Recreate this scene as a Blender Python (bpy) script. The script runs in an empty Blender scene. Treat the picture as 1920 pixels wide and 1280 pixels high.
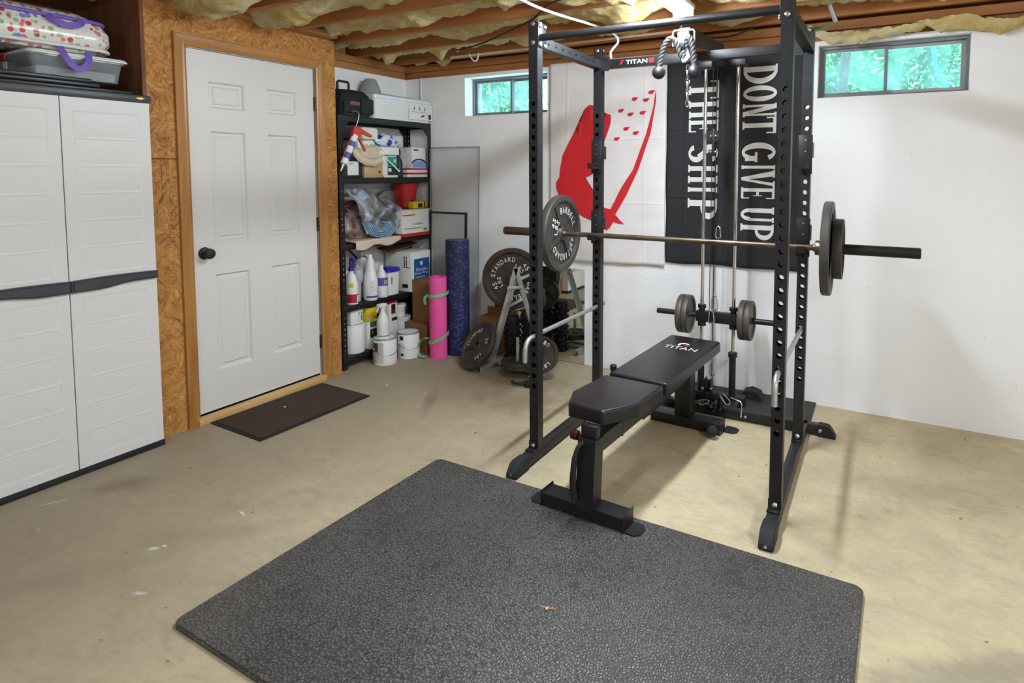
import bpy, bmesh, math, random
from mathutils import Vector, Matrix, noise
C = bpy.context.scene.collection
PI = math.pi
rnd = random.Random(7)
V = Vector

# ------------------------------------------------------------------ materials
def lin(c):
    f = lambda u: u / 12.92 if u <= .04045 else ((u + .055) / 1.055) ** 2.4
    return (f(c[0] / 255), f(c[1] / 255), f(c[2] / 255), 1)

MATS = {}
class NT:
    def __init__(s, name):
        m = bpy.data.materials.new(name); m.use_nodes = True
        s.m = m; s.t = m.node_tree; s.n = s.t.nodes; s.l = s.t.links
        s.b = s.n['Principled BSDF']; s.out = s.n['Material Output']; MATS[name] = m
    def node(s, typ, **kw):
        n = s.n.new(typ)
        for k, v in kw.items():
            if k in n.inputs: n.inputs[k].default_value = v
            else: setattr(n, k, v)
        return n
    def link(s, a, b): s.l.new(a, b)
    def coord(s, scale=(1, 1, 1), rot=(0, 0, 0), kind='Object'):
        tc = s.node('ShaderNodeTexCoord'); mp = s.node('ShaderNodeMapping')
        mp.inputs['Scale'].default_value = scale; mp.inputs['Rotation'].default_value = rot
        s.link(tc.outputs[kind], mp.inputs['Vector']); return mp.outputs['Vector']
    def noise(s, vec, scale, detail=4, rough=.55, dist=0):
        n = s.node('ShaderNodeTexNoise'); n.inputs['Scale'].default_value = scale
        n.inputs['Detail'].default_value = detail; n.inputs['Roughness'].default_value = rough
        n.inputs['Distortion'].default_value = dist
        s.link(vec, n.inputs['Vector']); return n.outputs['Fac']
    def ramp(s, fac, stops, interp='LINEAR'):
        r = s.node('ShaderNodeValToRGB'); e = r.color_ramp.elements; r.color_ramp.interpolation = interp
        while len(e) < len(stops): e.new(.5)
        for i, (p, c) in enumerate(stops):
            e[i].position = p; e[i].color = c if len(c) == 4 else lin(c)
        s.link(fac, r.inputs['Fac']); return r.outputs['Color']
    def mix(s, fac, a, b, mode='MIX'):
        m = s.node('ShaderNodeMix', data_type='RGBA', blend_type=mode)
        for sock, v in ((m.inputs[0], fac), (m.inputs[6], a), (m.inputs[7], b)):
            if hasattr(v, 'is_linked'): s.link(v, sock)
            else: sock.default_value = v
        return m.outputs[2]
    def bump(s, h, strength=.3, dist=.01):
        b = s.node('ShaderNodeBump'); b.inputs['Strength'].default_value = strength
        b.inputs['Distance'].default_value = dist; s.link(h, b.inputs['Height'])
        s.link(b.outputs['Normal'], s.b.inputs['Normal'])

def mat(name, c, rough=.6, metal=0., var=0., vscale=8., bump=0., bscale=60., bdist=.004, spec=None, c2=None):
    if name in MATS: return MATS[name]
    t = NT(name); t.b.inputs['Roughness'].default_value = rough; t.b.inputs['Metallic'].default_value = metal
    if spec is not None: t.b.inputs['Specular IOR Level'].default_value = spec
    base = lin(c)
    if var or c2:
        vec = t.coord()
        f = t.noise(vec, vscale, 5)
        a = tuple(max(0, x * (1 - var)) for x in base[:3]) + (1,)
        b = lin(c2) if c2 else tuple(min(1, x * (1 + var)) for x in base[:3]) + (1,)
        t.link(t.ramp(f, [(.3, a if not c2 else base), (.7, b)]), t.b.inputs['Base Color'])
    else: t.b.inputs['Base Color'].default_value = base
    if bump: t.bump(t.noise(t.coord(), bscale, 3), bump, bdist)
    return t.m

def m_floor():
    t = NT('concrete')
    v = t.coord()
    big = t.noise(v, 1.1, 5, .6); mid = t.noise(v, 4.5, 8, .68, .6); fine = t.noise(v, 55, 6, .7); str_ = t.noise(t.coord((3, 13, 1), (0, 0, .5)), 3, 6, .7, .5)
    col = t.ramp(big, [(.3, (200, 182, 144)), (.72, (216, 199, 161))])
    col = t.mix(t.ramp(mid, [(.38, (0, 0, 0)), (.75, (255, 255, 255))]), col, lin((178, 165, 138)))
    col = t.mix(t.ramp(str_, [(.52, (0, 0, 0)), (.8, (150, 150, 150))]), col, lin((146, 132, 108)))
    # grime and painted-in dimmer light along the cabinet side, irregular in shape
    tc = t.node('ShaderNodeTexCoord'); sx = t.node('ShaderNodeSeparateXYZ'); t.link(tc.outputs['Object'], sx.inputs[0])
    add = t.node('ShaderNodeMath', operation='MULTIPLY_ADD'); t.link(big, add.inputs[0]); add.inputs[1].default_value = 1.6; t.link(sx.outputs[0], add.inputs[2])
    dirt_and_dim = t.node('ShaderNodeMapRange'); t.link(add.outputs[0], dirt_and_dim.inputs['Value'])
    for k, x in (('From Min', .1), ('From Max', -2.0), ('To Min', 0.), ('To Max', .75)): dirt_and_dim.inputs[k].default_value = x
    col = t.mix(dirt_and_dim.outputs[0], col, lin((138, 126, 106)))
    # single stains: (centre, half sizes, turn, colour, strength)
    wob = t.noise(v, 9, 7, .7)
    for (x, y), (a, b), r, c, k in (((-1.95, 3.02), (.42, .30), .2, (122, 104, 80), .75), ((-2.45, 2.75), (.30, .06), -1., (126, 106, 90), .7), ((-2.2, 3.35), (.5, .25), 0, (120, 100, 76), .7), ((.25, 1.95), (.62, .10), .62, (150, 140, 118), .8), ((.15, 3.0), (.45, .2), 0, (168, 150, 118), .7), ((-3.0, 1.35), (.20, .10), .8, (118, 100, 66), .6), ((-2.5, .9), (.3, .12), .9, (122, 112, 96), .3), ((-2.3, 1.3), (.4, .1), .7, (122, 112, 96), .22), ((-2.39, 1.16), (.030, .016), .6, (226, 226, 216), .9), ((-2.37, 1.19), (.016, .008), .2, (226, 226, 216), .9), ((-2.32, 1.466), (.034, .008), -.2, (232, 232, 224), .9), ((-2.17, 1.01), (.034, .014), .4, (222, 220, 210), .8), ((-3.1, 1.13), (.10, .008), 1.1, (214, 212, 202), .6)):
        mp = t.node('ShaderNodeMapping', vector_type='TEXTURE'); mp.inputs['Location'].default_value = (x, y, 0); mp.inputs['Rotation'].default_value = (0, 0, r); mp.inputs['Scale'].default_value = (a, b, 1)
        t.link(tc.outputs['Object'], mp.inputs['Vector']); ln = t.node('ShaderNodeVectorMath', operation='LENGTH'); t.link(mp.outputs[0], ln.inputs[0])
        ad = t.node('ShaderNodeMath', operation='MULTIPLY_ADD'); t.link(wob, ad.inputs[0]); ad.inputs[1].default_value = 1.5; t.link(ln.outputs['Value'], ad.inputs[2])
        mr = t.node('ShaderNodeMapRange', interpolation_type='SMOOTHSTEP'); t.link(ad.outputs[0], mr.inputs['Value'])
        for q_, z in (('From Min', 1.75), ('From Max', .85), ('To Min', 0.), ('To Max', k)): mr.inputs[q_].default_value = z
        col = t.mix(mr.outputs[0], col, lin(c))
    bl = t.ramp(t.noise(t.coord((1, 2.2, 1), (0, 0, .7)), 6.5, 7, .72, .8), [(.5, (0, 0, 0)), (.72, (170, 170, 170))])
    col = t.mix(bl, col, lin((138, 124, 101)))
    spk = t.ramp(t.noise(v, 23, 3, .5), [(.70, (0, 0, 0)), (.76, (255, 255, 255))])
    col = t.mix(spk, col, lin((120, 106, 86)))
    wsp = t.ramp(t.noise(t.coord((1, 1, 1), (0, 0, 1)), 17, 2, .4), [(.775, (0, 0, 0)), (.79, (255, 255, 255))])
    col = t.mix(wsp, col, lin((225, 220, 205)))
    col = t.mix(t.ramp(fine, [(.3, (120, 120, 120)), (.7, (0, 0, 0))]), col, lin((130, 117, 96)))
    t.link(col, t.b.inputs['Base Color']); t.b.inputs['Roughness'].default_value = .62
    t.b.inputs['Specular IOR Level'].default_value = .3
    t.bump(fine, .12, .004)
    return t.m

def m_wall(name, c, c2):
    t = NT(name); v = t.coord()
    n = t.noise(v, 1.6, 6, .6); f = t.noise(v, 40, 5, .6)
    col = t.ramp(n, [(.3, c), (.75, c2)])
    sp = t.ramp(t.noise(v, 30, 2, .5), [(.74, (0, 0, 0)), (.77, (160, 160, 160))])
    col = t.mix(sp, col, lin((206, 205, 203)))
    t.link(col, t.b.inputs['Base Color']); t.b.inputs['Roughness'].default_value = .8
    t.bump(f, .25, .006); return t.m

def m_osb():
    t = NT('osb')
    def layer(scale, seed):
        v = t.coord(); wob = t.noise(v, 14, 3); ad = t.node('ShaderNodeVectorMath', operation='MULTIPLY_ADD')
        t.link(wob, ad.inputs[0]); ad.inputs[1].default_value = (.09, .09, .09); t.link(v, ad.inputs[2])
        off = t.node('ShaderNodeVectorMath', operation='ADD'); t.link(ad.outputs[0], off.inputs[0]); off.inputs[1].default_value = (seed, seed * 1.7, seed * .6)
        vo = t.node('ShaderNodeTexVoronoi'); vo.inputs['Scale'].default_value = scale; t.link(off.outputs[0], vo.inputs['Vector'])
        sp = t.node('ShaderNodeSeparateColor'); t.link(vo.outputs['Color'], sp.inputs[0])
        an = t.node('ShaderNodeMath', operation='MULTIPLY'); t.link(sp.outputs[0], an.inputs[0]); an.inputs[1].default_value = 6.28
        ro = t.node('ShaderNodeVectorRotate', rotation_type='X_AXIS'); t.link(v, ro.inputs['Vector']); t.link(an.outputs[0], ro.inputs['Angle'])
        mp = t.node('ShaderNodeMapping'); mp.inputs['Scale'].default_value = (6, 7, 62); t.link(ro.outputs[0], mp.inputs['Vector'])
        return t.noise(mp.outputs[0], 1, 3, .6), sp.outputs[1]
    a, ta = layer(10, 0.); b, tb = layer(14, 3.3)
    def tone(f): return t.ramp(f, [(.28, (104, 62, 20)), (.46, (168, 112, 48)), (.6, (190, 134, 64)), (.78, (224, 182, 112))])
    sel = t.ramp(t.noise(t.coord(), 30, 3, .6), [(.48, (0, 0, 0)), (.52, (255, 255, 255))])
    col = t.mix(sel, tone(a), tone(b))
    flake = t.ramp(ta, [(.72, (0, 0, 0)), (.74, (110, 110, 110))]); col = t.mix(flake, col, lin((214, 168, 98)))
    dark = t.ramp(tb, [(.80, (0, 0, 0)), (.82, (120, 120, 120))]); col = t.mix(dark, col, lin((128, 78, 28)))
    col = t.mix(t.ramp(t.noise(t.coord(), 4, 4), [(.35, (100, 100, 100)), (.65, (0, 0, 0))]), col, lin((138, 86, 32)))
    t.link(col, t.b.inputs['Base Color']); t.b.inputs['Roughness'].default_value = .75
    t.bump(a, .25, .005); return t.m

def m_grain(name, c, c2, sc, rough=.5, rot=(0, 0, 0), bump=.1):
    t = NT(name); v = t.coord(sc, rot)
    n = t.noise(v, 1, 6, .6, .4); n2 = t.noise(t.coord(), 3, 4)
    col = t.ramp(n, [(.3, c), (.7, c2)])
    col = t.mix(t.ramp(n2, [(.4, (70, 70, 70)), (.7, (0, 0, 0))]), col, lin(tuple(int(x * .7) for x in c)))
    t.link(col, t.b.inputs['Base Color']); t.b.inputs['Roughness'].default_value = rough
    t.bump(n, bump, .004); return t.m

def m_insul():
    t = NT('fibreglass'); v = t.coord((1, 1.6, 1))
    n = t.noise(v, 5, 8, .7, .8); f = t.noise(t.coord((1, 3, 2)), 38, 6, .75)
    col = t.ramp(n, [(.25, (184, 146, 76)), (.42, (230, 200, 128)), (.56, (242, 228, 178)), (.68, (250, 246, 228))])
    col = t.mix(t.ramp(f, [(.38, (120, 120, 120)), (.6, (0, 0, 0))]), col, lin((184, 144, 76)))
    t.link(col, t.b.inputs['Base Color']); t.b.inputs['Roughness'].default_value = 1
    t.b.inputs['Specular IOR Level'].default_value = .05
    t.bump(f, .9, .02); return t.m

def m_rubbermat():
    t = NT('textured_rubber'); v = t.coord()
    vo = t.node('ShaderNodeTexVoronoi'); vo.inputs['Scale'].default_value = 135; vo.feature = 'DISTANCE_TO_EDGE'
    w = t.node('ShaderNodeVectorMath', operation='MULTIPLY'); t.link(v, w.inputs[0]); w.inputs[1].default_value = (1, .62, 1)
    t.link(w.outputs[0], vo.inputs['Vector'])
    d = vo.outputs['Distance']
    n = t.noise(v, 3.2, 5, .6); n2 = t.noise(t.coord((1, 1, 1), (0, 0, 2)), 4.2, 2, .4)
    col = t.ramp(n, [(.3, (72, 69, 65)), (.75, (100, 96, 91))])
    col = t.mix(t.ramp(d, [(.18, (0, 0, 0)), (.45, (255, 255, 255))]), col, lin((110, 105, 98)))  # lighter pebble tops: glints painted into the rubber colour
    col = t.mix(t.ramp(d, [(.0, (0, 0, 0)), (.22, (255, 255, 255))]), lin((30, 30, 30)), col)
    col = t.mix(t.ramp(n2, [(.66, (0, 0, 0)), (.72, (190, 190, 190))]), col, lin((44, 44, 44)))
    t.link(col, t.b.inputs['Base Color']); t.b.inputs['Roughness'].default_value = .42
    t.b.inputs['Specular IOR Level'].default_value = .6
    t.bump(d, .5, .004); return t.m

def m_clear(name, tint, alpha=.25, rough=.25):
    t = NT(name); tr = t.node('ShaderNodeBsdfTransparent'); tr.inputs[0].default_value = (1, 1, 1, 1)
    mx = t.node('ShaderNodeMixShader'); mx.inputs[0].default_value = alpha
    t.b.inputs['Base Color'].default_value = lin(tint); t.b.inputs['Roughness'].default_value = rough
    t.link(tr.outputs[0], mx.inputs[1]); t.link(t.b.outputs[0], mx.inputs[2]); t.link(mx.outputs[0], t.out.inputs[0]); return t.m

def m_pane():
    # hazy, slightly dirty double glazing: lets the greenery through and scatters some daylight
    t = NT('window_glass'); tr = t.node('ShaderNodeBsdfTransparent'); tr.inputs[0].default_value = (.62, .90, 1, 1)
    tl = t.node('ShaderNodeBsdfTranslucent'); tl.inputs[0].default_value = (.45, .82, .95, 1)
    gl = t.node('ShaderNodeBsdfGlossy'); gl.inputs['Roughness'].default_value = .05
    m1 = t.node('ShaderNodeMixShader'); t.link(tr.outputs[0], m1.inputs[1]); t.link(tl.outputs[0], m1.inputs[2])
    t.link(t.ramp(t.noise(t.coord(), 9, 4, .6), [(.3, (90, 90, 90)), (.7, (130, 130, 130))]), m1.inputs[0])
    fr = t.node('ShaderNodeFresnel'); fr.inputs[0].default_value = 1.4
    mx = t.node('ShaderNodeMixShader'); t.link(fr.outputs[0], mx.inputs[0])
    t.link(m1.outputs[0], mx.inputs[1]); t.link(gl.outputs[0], mx.inputs[2]); t.link(mx.outputs[0], t.out.inputs[0]); return t.m

def m_emit(name, c, s):
    t = NT(name); e = t.node('ShaderNodeEmission'); e.inputs[0].default_value = c; e.inputs[1].default_value = s
    t.link(e.outputs[0], t.out.inputs[0]); return t.m

def m_speck(name, c, c2, scale, lo, hi, rough=.7):
    t = NT(name); f = t.noise(t.coord(), scale, 3, .6)
    t.link(t.ramp(f, [(lo, c), (hi, c2)]), t.b.inputs['Base Color']); t.b.inputs['Roughness'].default_value = rough
    t.bump(f, .2, .003); return t.m

def m_blobs(name, base, cols, scale=26):
    t = NT(name); vo = t.node('ShaderNodeTexVoronoi'); vo.inputs['Scale'].default_value = scale
    t.link(t.coord(), vo.inputs['Vector'])
    sp = t.node('ShaderNodeSeparateColor'); t.link(vo.outputs['Color'], sp.inputs[0])
    col = t.ramp(sp.outputs[0], [(i / len(cols), c) for i, c in enumerate(cols)], 'CONSTANT')
    fac = t.ramp(vo.outputs['Distance'], [(.42, (255, 255, 255)), (.56, (0, 0, 0))])
    sel = t.ramp(sp.outputs[1], [(.28, (0, 0, 0)), (.30, (255, 255, 255))], 'CONSTANT')
    t.link(t.mix(t.mix(1., fac, sel, 'MULTIPLY'), lin(base), col), t.b.inputs['Base Color'])
    t.b.inputs['Roughness'].default_value = .22; return t.m

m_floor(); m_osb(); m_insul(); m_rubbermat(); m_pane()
m_wall('white_wall', (238, 237, 236), (244, 243, 242)); m_wall('grey_wall', (214, 213, 211), (224, 223, 221))
m_grain('oak_trim', (148, 98, 44), (180, 128, 66), (26, 26, 2.2), .35)
m_grain('joist_wood', (150, 92, 46), (188, 126, 70), (1.6, 22, 22), .7)
m_grain('plate_wood', (150, 98, 52), (186, 132, 78), (16, 2, 16), .7)
m_grain('dark_plywood', (98, 58, 36), (142, 90, 56), (14, 14, 2), .7)
m_grain('pine', (196, 152, 92), (216, 178, 122), (20, 2.5, 20), .6)
m_grain('bark', (66, 58, 48), (104, 92, 78), (14, 14, 3), .9, bump=.6)
powder = mat('black_powder_coat', (25, 25, 27), .42, var=.25, vscale=30, bump=.08, bscale=400, bdist=.001, spec=.45)
blackpl = mat('black_plastic', (21, 21, 23), .5, var=.15)
rubber = mat('black_rubber', (24, 24, 25), .7, var=.2, vscale=14)
vinyl = mat('black_vinyl', (25, 24, 26), .33, bump=.15, bscale=220, bdist=.001, spec=.5)
chrome = mat('chrome', (214, 214, 212), .16, 1.)
bolt = mat('zinc_bolt', (196, 196, 192), .3, 1.)
galv = mat('galvanised_steel', (176, 180, 176), .42, .75, var=.1, vscale=20)
aged = mat('silver_paint', (172, 174, 168), .5, .25, var=.12, vscale=12)
iron = mat('grey_cast_iron', (72, 70, 64), .5, .35, var=.22, vscale=16, bump=.25, bscale=160, bdist=.002)
iron2 = mat('dark_cast_iron', (62, 58, 52), .55, .3, var=.25, vscale=14, bump=.25, bscale=160, bdist=.002)
iron3 = mat('brown_cast_iron', (62, 50, 42), .6, .25, var=.25, vscale=14, bump=.25, bscale=160, bdist=.002)
barsteel = mat('bar_steel', (120, 106, 92), .38, .8, var=.25, vscale=9, c2=(84, 70, 58))
sleevesteel = mat('sleeve_steel', (84, 68, 56), .42, .7, var=.3, vscale=10)
letter = mat('white_paint', (226, 226, 220), .6)
white = mat('white_plastic', (228, 227, 222), .4)
cream = mat('cream_plastic', (228, 224, 210), .45)
doorw = mat('door_paint', (212, 208, 202), .38, bump=.05, bscale=30)
cab = mat('grey_white_plastic', (212, 208, 203), .42, bump=.12, bscale=180, bdist=.001)
darkgrey = mat('charcoal_plastic', (58, 59, 62), .4, var=.06)
red = mat('red_plastic', (186, 30, 34), .35)
redpaint = mat('red_paint', (205, 60, 50), .4)
green = mat('green_print', (30, 120, 74), .5)
blue = mat('blue_print', (24, 84, 150), .45)
purple = mat('purple_plastic', (76, 44, 140), .4)
navy = mat('blue_plastic', (48, 44, 160), .35)
yellow = mat('yellow_plastic', (222, 194, 32), .4)
card = mat('cardboard', (134, 92, 56), .8, var=.1, vscale=5)
tancard = mat('tan_card', (190, 158, 118), .8, var=.08)
paper = mat('white_card', (224, 221, 214), .6, var=.03)
ink = mat('black_ink', (22, 22, 24), .5)
greyink = mat('grey_ink', (120, 122, 128), .6)
teal = mat('teal_print', (22, 150, 126), .5)
darkteal = mat('dark_teal_print', (22, 58, 62), .5)
# ------------------------------------------------------------------ geometry helper
class G:
    def __init__(s): s.b = bmesh.new()
    def box(s, x0, x1, y0, y1, z0, z1, bev=0., M=None, seg=2):
        r = bmesh.ops.create_cube(s.b, size=1)['verts']
        for v in r: v.co = V((x0 + (v.co.x + .5) * (x1 - x0), y0 + (v.co.y + .5) * (y1 - y0), z0 + (v.co.z + .5) * (z1 - z0)))
        if bev:
            es = list({e for v in r for e in v.link_edges})
            q = bmesh.ops.bevel(s.b, geom=es, offset=bev, segments=seg, affect='EDGES', profile=.5)
            r = list({v for f in q['faces'] for v in f.verts} | {v for v in r if v.is_valid})
        if M is not None:
            for v in r: v.co = M @ v.co
        return s
    def ring(s, M, r, n, rx=None):
        return [s.b.verts.new(M @ V((r * math.cos(2 * PI * i / n), (rx or r) * math.sin(2 * PI * i / n), 0))) for i in range(n)]
    def skin(s, rings, closed=True, cap0=True, cap1=True, loop=False):
        n = len(rings[0])
        for a, b in list(zip(rings, rings[1:])) + ([(rings[-1], rings[0])] if loop else []):
            for i in range(n if closed else n - 1):
                j = (i + 1) % n
                try: s.b.faces.new((a[i], a[j], b[j], b[i]))
                except ValueError: pass
        if not loop:
            if cap0 and len(rings[0]) > 2: s.b.faces.new(rings[0][::-1])
            if cap1 and len(rings[-1]) > 2: s.b.faces.new(rings[-1])
        return s
    def cyl(s, p0, p1, r, n=20, r1=None, cap=True):
        p0, p1 = V(p0), V(p1); q = (p1 - p0).to_track_quat('Z', 'Y').to_matrix().to_4x4()
        a = s.ring(Matrix.Translation(p0) @ q, r, n); b = s.ring(Matrix.Translation(p1) @ q, r if r1 is None else r1, n)
        return s.skin([a, b], cap0=cap, cap1=cap)
    def tube(s, pts, r, n=10, loop=False, smooth=0):
        pts = [V(p) for p in pts]
        for _ in range(smooth):
            q = []
            m = len(pts)
            for i in range(m if loop else m - 1):
                a, b = pts[i], pts[(i + 1) % m]; q += [a * .75 + b * .25, a * .25 + b * .75]
            pts = q if loop else [pts[0]] + q + [pts[-1]]
        rings = []; up = None; m = len(pts)
        for i, p in enumerate(pts):
            a = pts[i - 1] if (i or loop) else p; b = pts[(i + 1) % m] if (i < m - 1 or loop) else p
            t = (b - a).normalized()
            if up is None: up = t.orthogonal().normalized()
            up = (up - t * up.dot(t)).normalized(); w = t.cross(up)
            rr = r[i * len(r) // m] if isinstance(r, (list, tuple)) else r
            rings.append([s.b.verts.new(p + up * rr * math.cos(2 * PI * k / n) + w * rr * math.sin(2 * PI * k / n)) for k in range(n)])
        return s.skin(rings, loop=loop)
    def lathe(s, prof, M=None, n=28, cap0=True, cap1=True, sq=None):
        M = M or Matrix.Identity(4); rings = []
        for r, z in prof:
            rings.append(s.ring(M @ Matrix.Translation((0, 0, z)), max(r, 1e-4), n, (r * sq) if sq else None))
        return s.skin(rings, cap0=cap0, cap1=cap1)
    def prism(s, poly, M, d0, d1):
        a = [s.b.verts.new(M @ V((x, y, d0))) for x, y in poly]; b = [s.b.verts.new(M @ V((x, y, d1))) for x, y in poly]
        return s.skin([a, b])
    def quad(s, *p):
        s.b.faces.new([s.b.verts.new(V(q)) for q in p]); return s
    def ball(s, c, r, sub=2, sc=(1, 1, 1)):
        q = bmesh.ops.create_icosphere(s.b, subdivisions=sub, radius=r)['verts']
        for v in q: v.co = V((v.co.x * sc[0], v.co.y * sc[1], v.co.z * sc[2])) + V(c)
        return s
    def grid(s, nu, nv, fn):
        g = [[s.b.verts.new(V(fn(i / nu, j / nv))) for j in range(nv + 1)] for i in range(nu + 1)]
        for i in range(nu):
            for j in range(nv): s.b.faces.new((g[i][j], g[i + 1][j], g[i + 1][j + 1], g[i][j + 1]))
        return s
    def sheet(s, nu, nv, fn, th=.002):
        # a cloth of even thickness: two faces and a hem all round
        a, b, c = V(fn(0, 0)), V(fn(1, 0)), V(fn(0, 1)); n = (b - a).cross(c - a).normalized() * th
        f = [[s.b.verts.new(V(fn(i / nu, j / nv))) for j in range(nv + 1)] for i in range(nu + 1)]
        k = [[s.b.verts.new(v.co - n) for v in r] for r in f]
        for i in range(nu):
            for j in range(nv):
                s.b.faces.new((f[i][j], f[i + 1][j], f[i + 1][j + 1], f[i][j + 1])); s.b.faces.new((k[i][j], k[i][j + 1], k[i + 1][j + 1], k[i + 1][j]))
        for i in range(nu):
            for j in (0, nv): s.b.faces.new((f[i][j], k[i][j], k[i + 1][j], f[i + 1][j]))
        for j in range(nv):
            for i in (0, nu): s.b.faces.new((f[i][j], f[i][j + 1], k[i][j + 1], k[i][j]))
        return s
    def text(s, body, M, w, h, depth=.0006, fit=True):
        cu = bpy.data.curves.new('text', 'FONT'); cu.body = body; cu.extrude = 0; cu.resolution_u = 3
        o = bpy.data.objects.new('text', cu); C.objects.link(o)
        me = bpy.data.meshes.new_from_object(o.evaluated_get(bpy.context.evaluated_depsgraph_get()))
        bpy.data.objects.remove(o); bpy.data.curves.remove(cu)
        if not me.vertices: return s
        xs = [v.co.x for v in me.vertices]; ys = [v.co.y for v in me.vertices]
        x0, x1, y0, y1 = min(xs), max(xs), min(ys), max(ys)
        sx = w / (x1 - x0); sy = h / (y1 - y0)
        b2 = bmesh.new(); b2.from_mesh(me); bpy.data.meshes.remove(me)
        mp = {}
        for v in b2.verts: mp[v] = s.b.verts.new(M @ V(((v.co.x - (x0 + x1) / 2) * sx, (v.co.y - (y0 + y1) / 2) * sy, depth)))
        for f in b2.faces:
            try: s.b.faces.new([mp[v] for v in f.verts])
            except ValueError: pass
        b2.free(); return s
    def xf(s, M):
        for v in s.b.verts: v.co = M @ v.co
        return s
    def jitter(s, amp, sc, seed=0):
        for v in s.b.verts: v.co += noise.noise_vector(v.co * sc + V((seed, seed, 0))) * amp
        return s

MW = {}
def obj(name, g, m, parent=None, world=False, flat=False, ang=35):
    if parent is not None and world: g.xf(MW[parent].inverted())
    bmesh.ops.recalc_face_normals(g.b, faces=g.b.faces)
    me = bpy.data.meshes.new(name); 
    for f in g.b.faces: f.smooth = not flat
    g.b.to_mesh(me); g.b.free()
    if not flat: me.set_sharp_from_angle(angle=math.radians(ang))
    me.materials.append(MATS[m] if isinstance(m, str) else m)
    o = bpy.data.objects.new(name, me); C.objects.link(o)
    if parent is not None: o.parent = parent; MW[o] = MW[parent]
    else: MW[o] = Matrix.Identity(4)
    return o
def tag(o, label=None, cat=None, group=None, kind=None):
    if label: o['label'] = label
    if cat: o['category'] = cat
    if group: o['group'] = group
    if kind: o['kind'] = kind
    return o
def thing(name, label, cat, M=(0, 0, 0), rz=0., group=None, kind=None):
    o = bpy.data.objects.new(name, None); C.objects.link(o); o.empty_display_size = .05
    if not isinstance(M, Matrix): M = Matrix.Translation(V(M)) @ Matrix.Rotation(rz, 4, 'Z')
    o.matrix_world = M; MW[o] = M.copy()
    return tag(o, label, cat, group, kind)
def children(o): return [c for c in bpy.data.objects if c.parent == o]
def dup(root, M, label=None, group=None):
    def cp(o, p):
        c = o.copy(); C.objects.link(c); c.parent = p
        for ch in children(o): cp(ch, c)
        return c
    r = cp(root, None); r.matrix_world = M; MW[r] = M.copy()
    if label: r['label'] = label
    if group: r['group'] = group
    return r
def T(x, y, z): return Matrix.Translation((x, y, z))
def R(a, ax): return Matrix.Rotation(math.radians(a), 4, ax)
def face(o, xd, yd):
    # matrix that lays a flat (x,y) pattern at o with x along xd and y along yd
    xd = V(xd).normalized(); yd = V(yd).normalized(); zd = xd.cross(yd).normalized(); yd = zd.cross(xd)
    return Matrix(((xd.x, yd.x, zd.x, o[0]), (xd.y, yd.y, zd.y, o[1]), (xd.z, yd.z, zd.z, o[2]), (0, 0, 0, 1)))
def axis_m(o, n, up=(0, 0, 1)):
    n = V(n).normalized(); x = V(up).cross(n)
    x = x.normalized() if x.length > 1e-4 else V((1, 0, 0)); return face(o, x, n.cross(x))
FX = lambda x, y, z: face((x, y, z), (0, 1, 0), (0, 0, 1))      # on a face looking toward +X
FY = lambda x, y, z: face((x, y, z), (1, 0, 0), (0, 0, 1))      # on a face looking toward -Y
def panel_front(g, us, vs, panels, depth, bev, raise_, lip=.012, M=None):
    # a flat front with moulded panels: us, vs are cut lines, panels the (i, j) cells that are sunk
    M = M or Matrix.Identity(4)
    P = lambda u, v, w: g.b.verts.new(M @ V((u, v, w)))
    for i in range(len(us) - 1):
        for j in range(len(vs) - 1):
            a, b, c, d = us[i], us[i + 1], vs[j], vs[j + 1]
            if (i, j) not in panels:
                g.b.faces.new([P(a, c, 0), P(b, c, 0), P(b, d, 0), P(a, d, 0)]); continue
            prev = [P(a, c, 0), P(b, c, 0), P(b, d, 0), P(a, d, 0)]
            for off, w in ((bev, -depth), (bev + lip, -depth), (bev * 2 + lip, -depth + raise_)):
                cur = [P(a + off, c + off, w), P(b - off, c + off, w), P(b - off, d - off, w), P(a + off, d - off, w)]
                for k in range(4): g.b.faces.new([prev[k], prev[(k + 1) % 4], cur[(k + 1) % 4], cur[k]])
                prev = cur
            g.b.faces.new(prev)
    return g
def struct(name, g, m, parent=None, label=None, **kw):
    o = obj(name, g, m, parent, **kw)
    if parent is None: o['kind'] = 'structure'
    if label: o['label'] = label
    return o
# ------------------------------------------------------------------ the room
YB, XL, XR, YF, XW = 3.852, -3.343, 3.0, -3.2, -3.643      # back wall, OSB wall, far side wall, wall behind the camera, recess wall
ZW, ZJ, ZT = 2.17, 2.275, 2.51                              # concrete wall top, joist underside, subfloor
WIN = {1: (-3.018, -2.261, 1.842, 2.144, .10), 2: (-.417, .334, 1.840, 2.144, .055)}
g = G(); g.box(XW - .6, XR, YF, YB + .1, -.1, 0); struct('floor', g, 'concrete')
g = G(); a, b = WIN[1], WIN[2]; z0, z1 = 1.841, 2.144
g.box(XW - .2, XR, YB, YB + .22, 0, z0); g.box(XW - .2, XR, YB, YB + .22, z1, ZW)
for x0, x1 in ((XW - .2, a[0]), (a[1], b[0]), (b[1], XR)): g.box(x0, x1, YB, YB + .22, z0, z1)
struct('wall_back', g, 'white_wall')
g = G(); g.box(XW - .2, XW, 2.8, YB, 0, ZW); struct('wall_recess', g, 'white_wall')
g = G(); g.box(XR, XR + .2, YF, YB + .2, 0, ZT); struct('wall_right', g, 'white_wall')
g = G(); g.box(XW - .6, XR, YF - .2, YF, 0, ZT); struct('wall_front', g, 'white_wall')
g = G(); g.box(XW - .7, XW - .6, YF - .2, YB + .25, -.1, ZT + .05); g.box(XW - .6, XR, YB + .2, YB + .25, ZJ - .02, ZT + .05); struct('wall_outer', g, 'dark_plywood')
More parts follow.
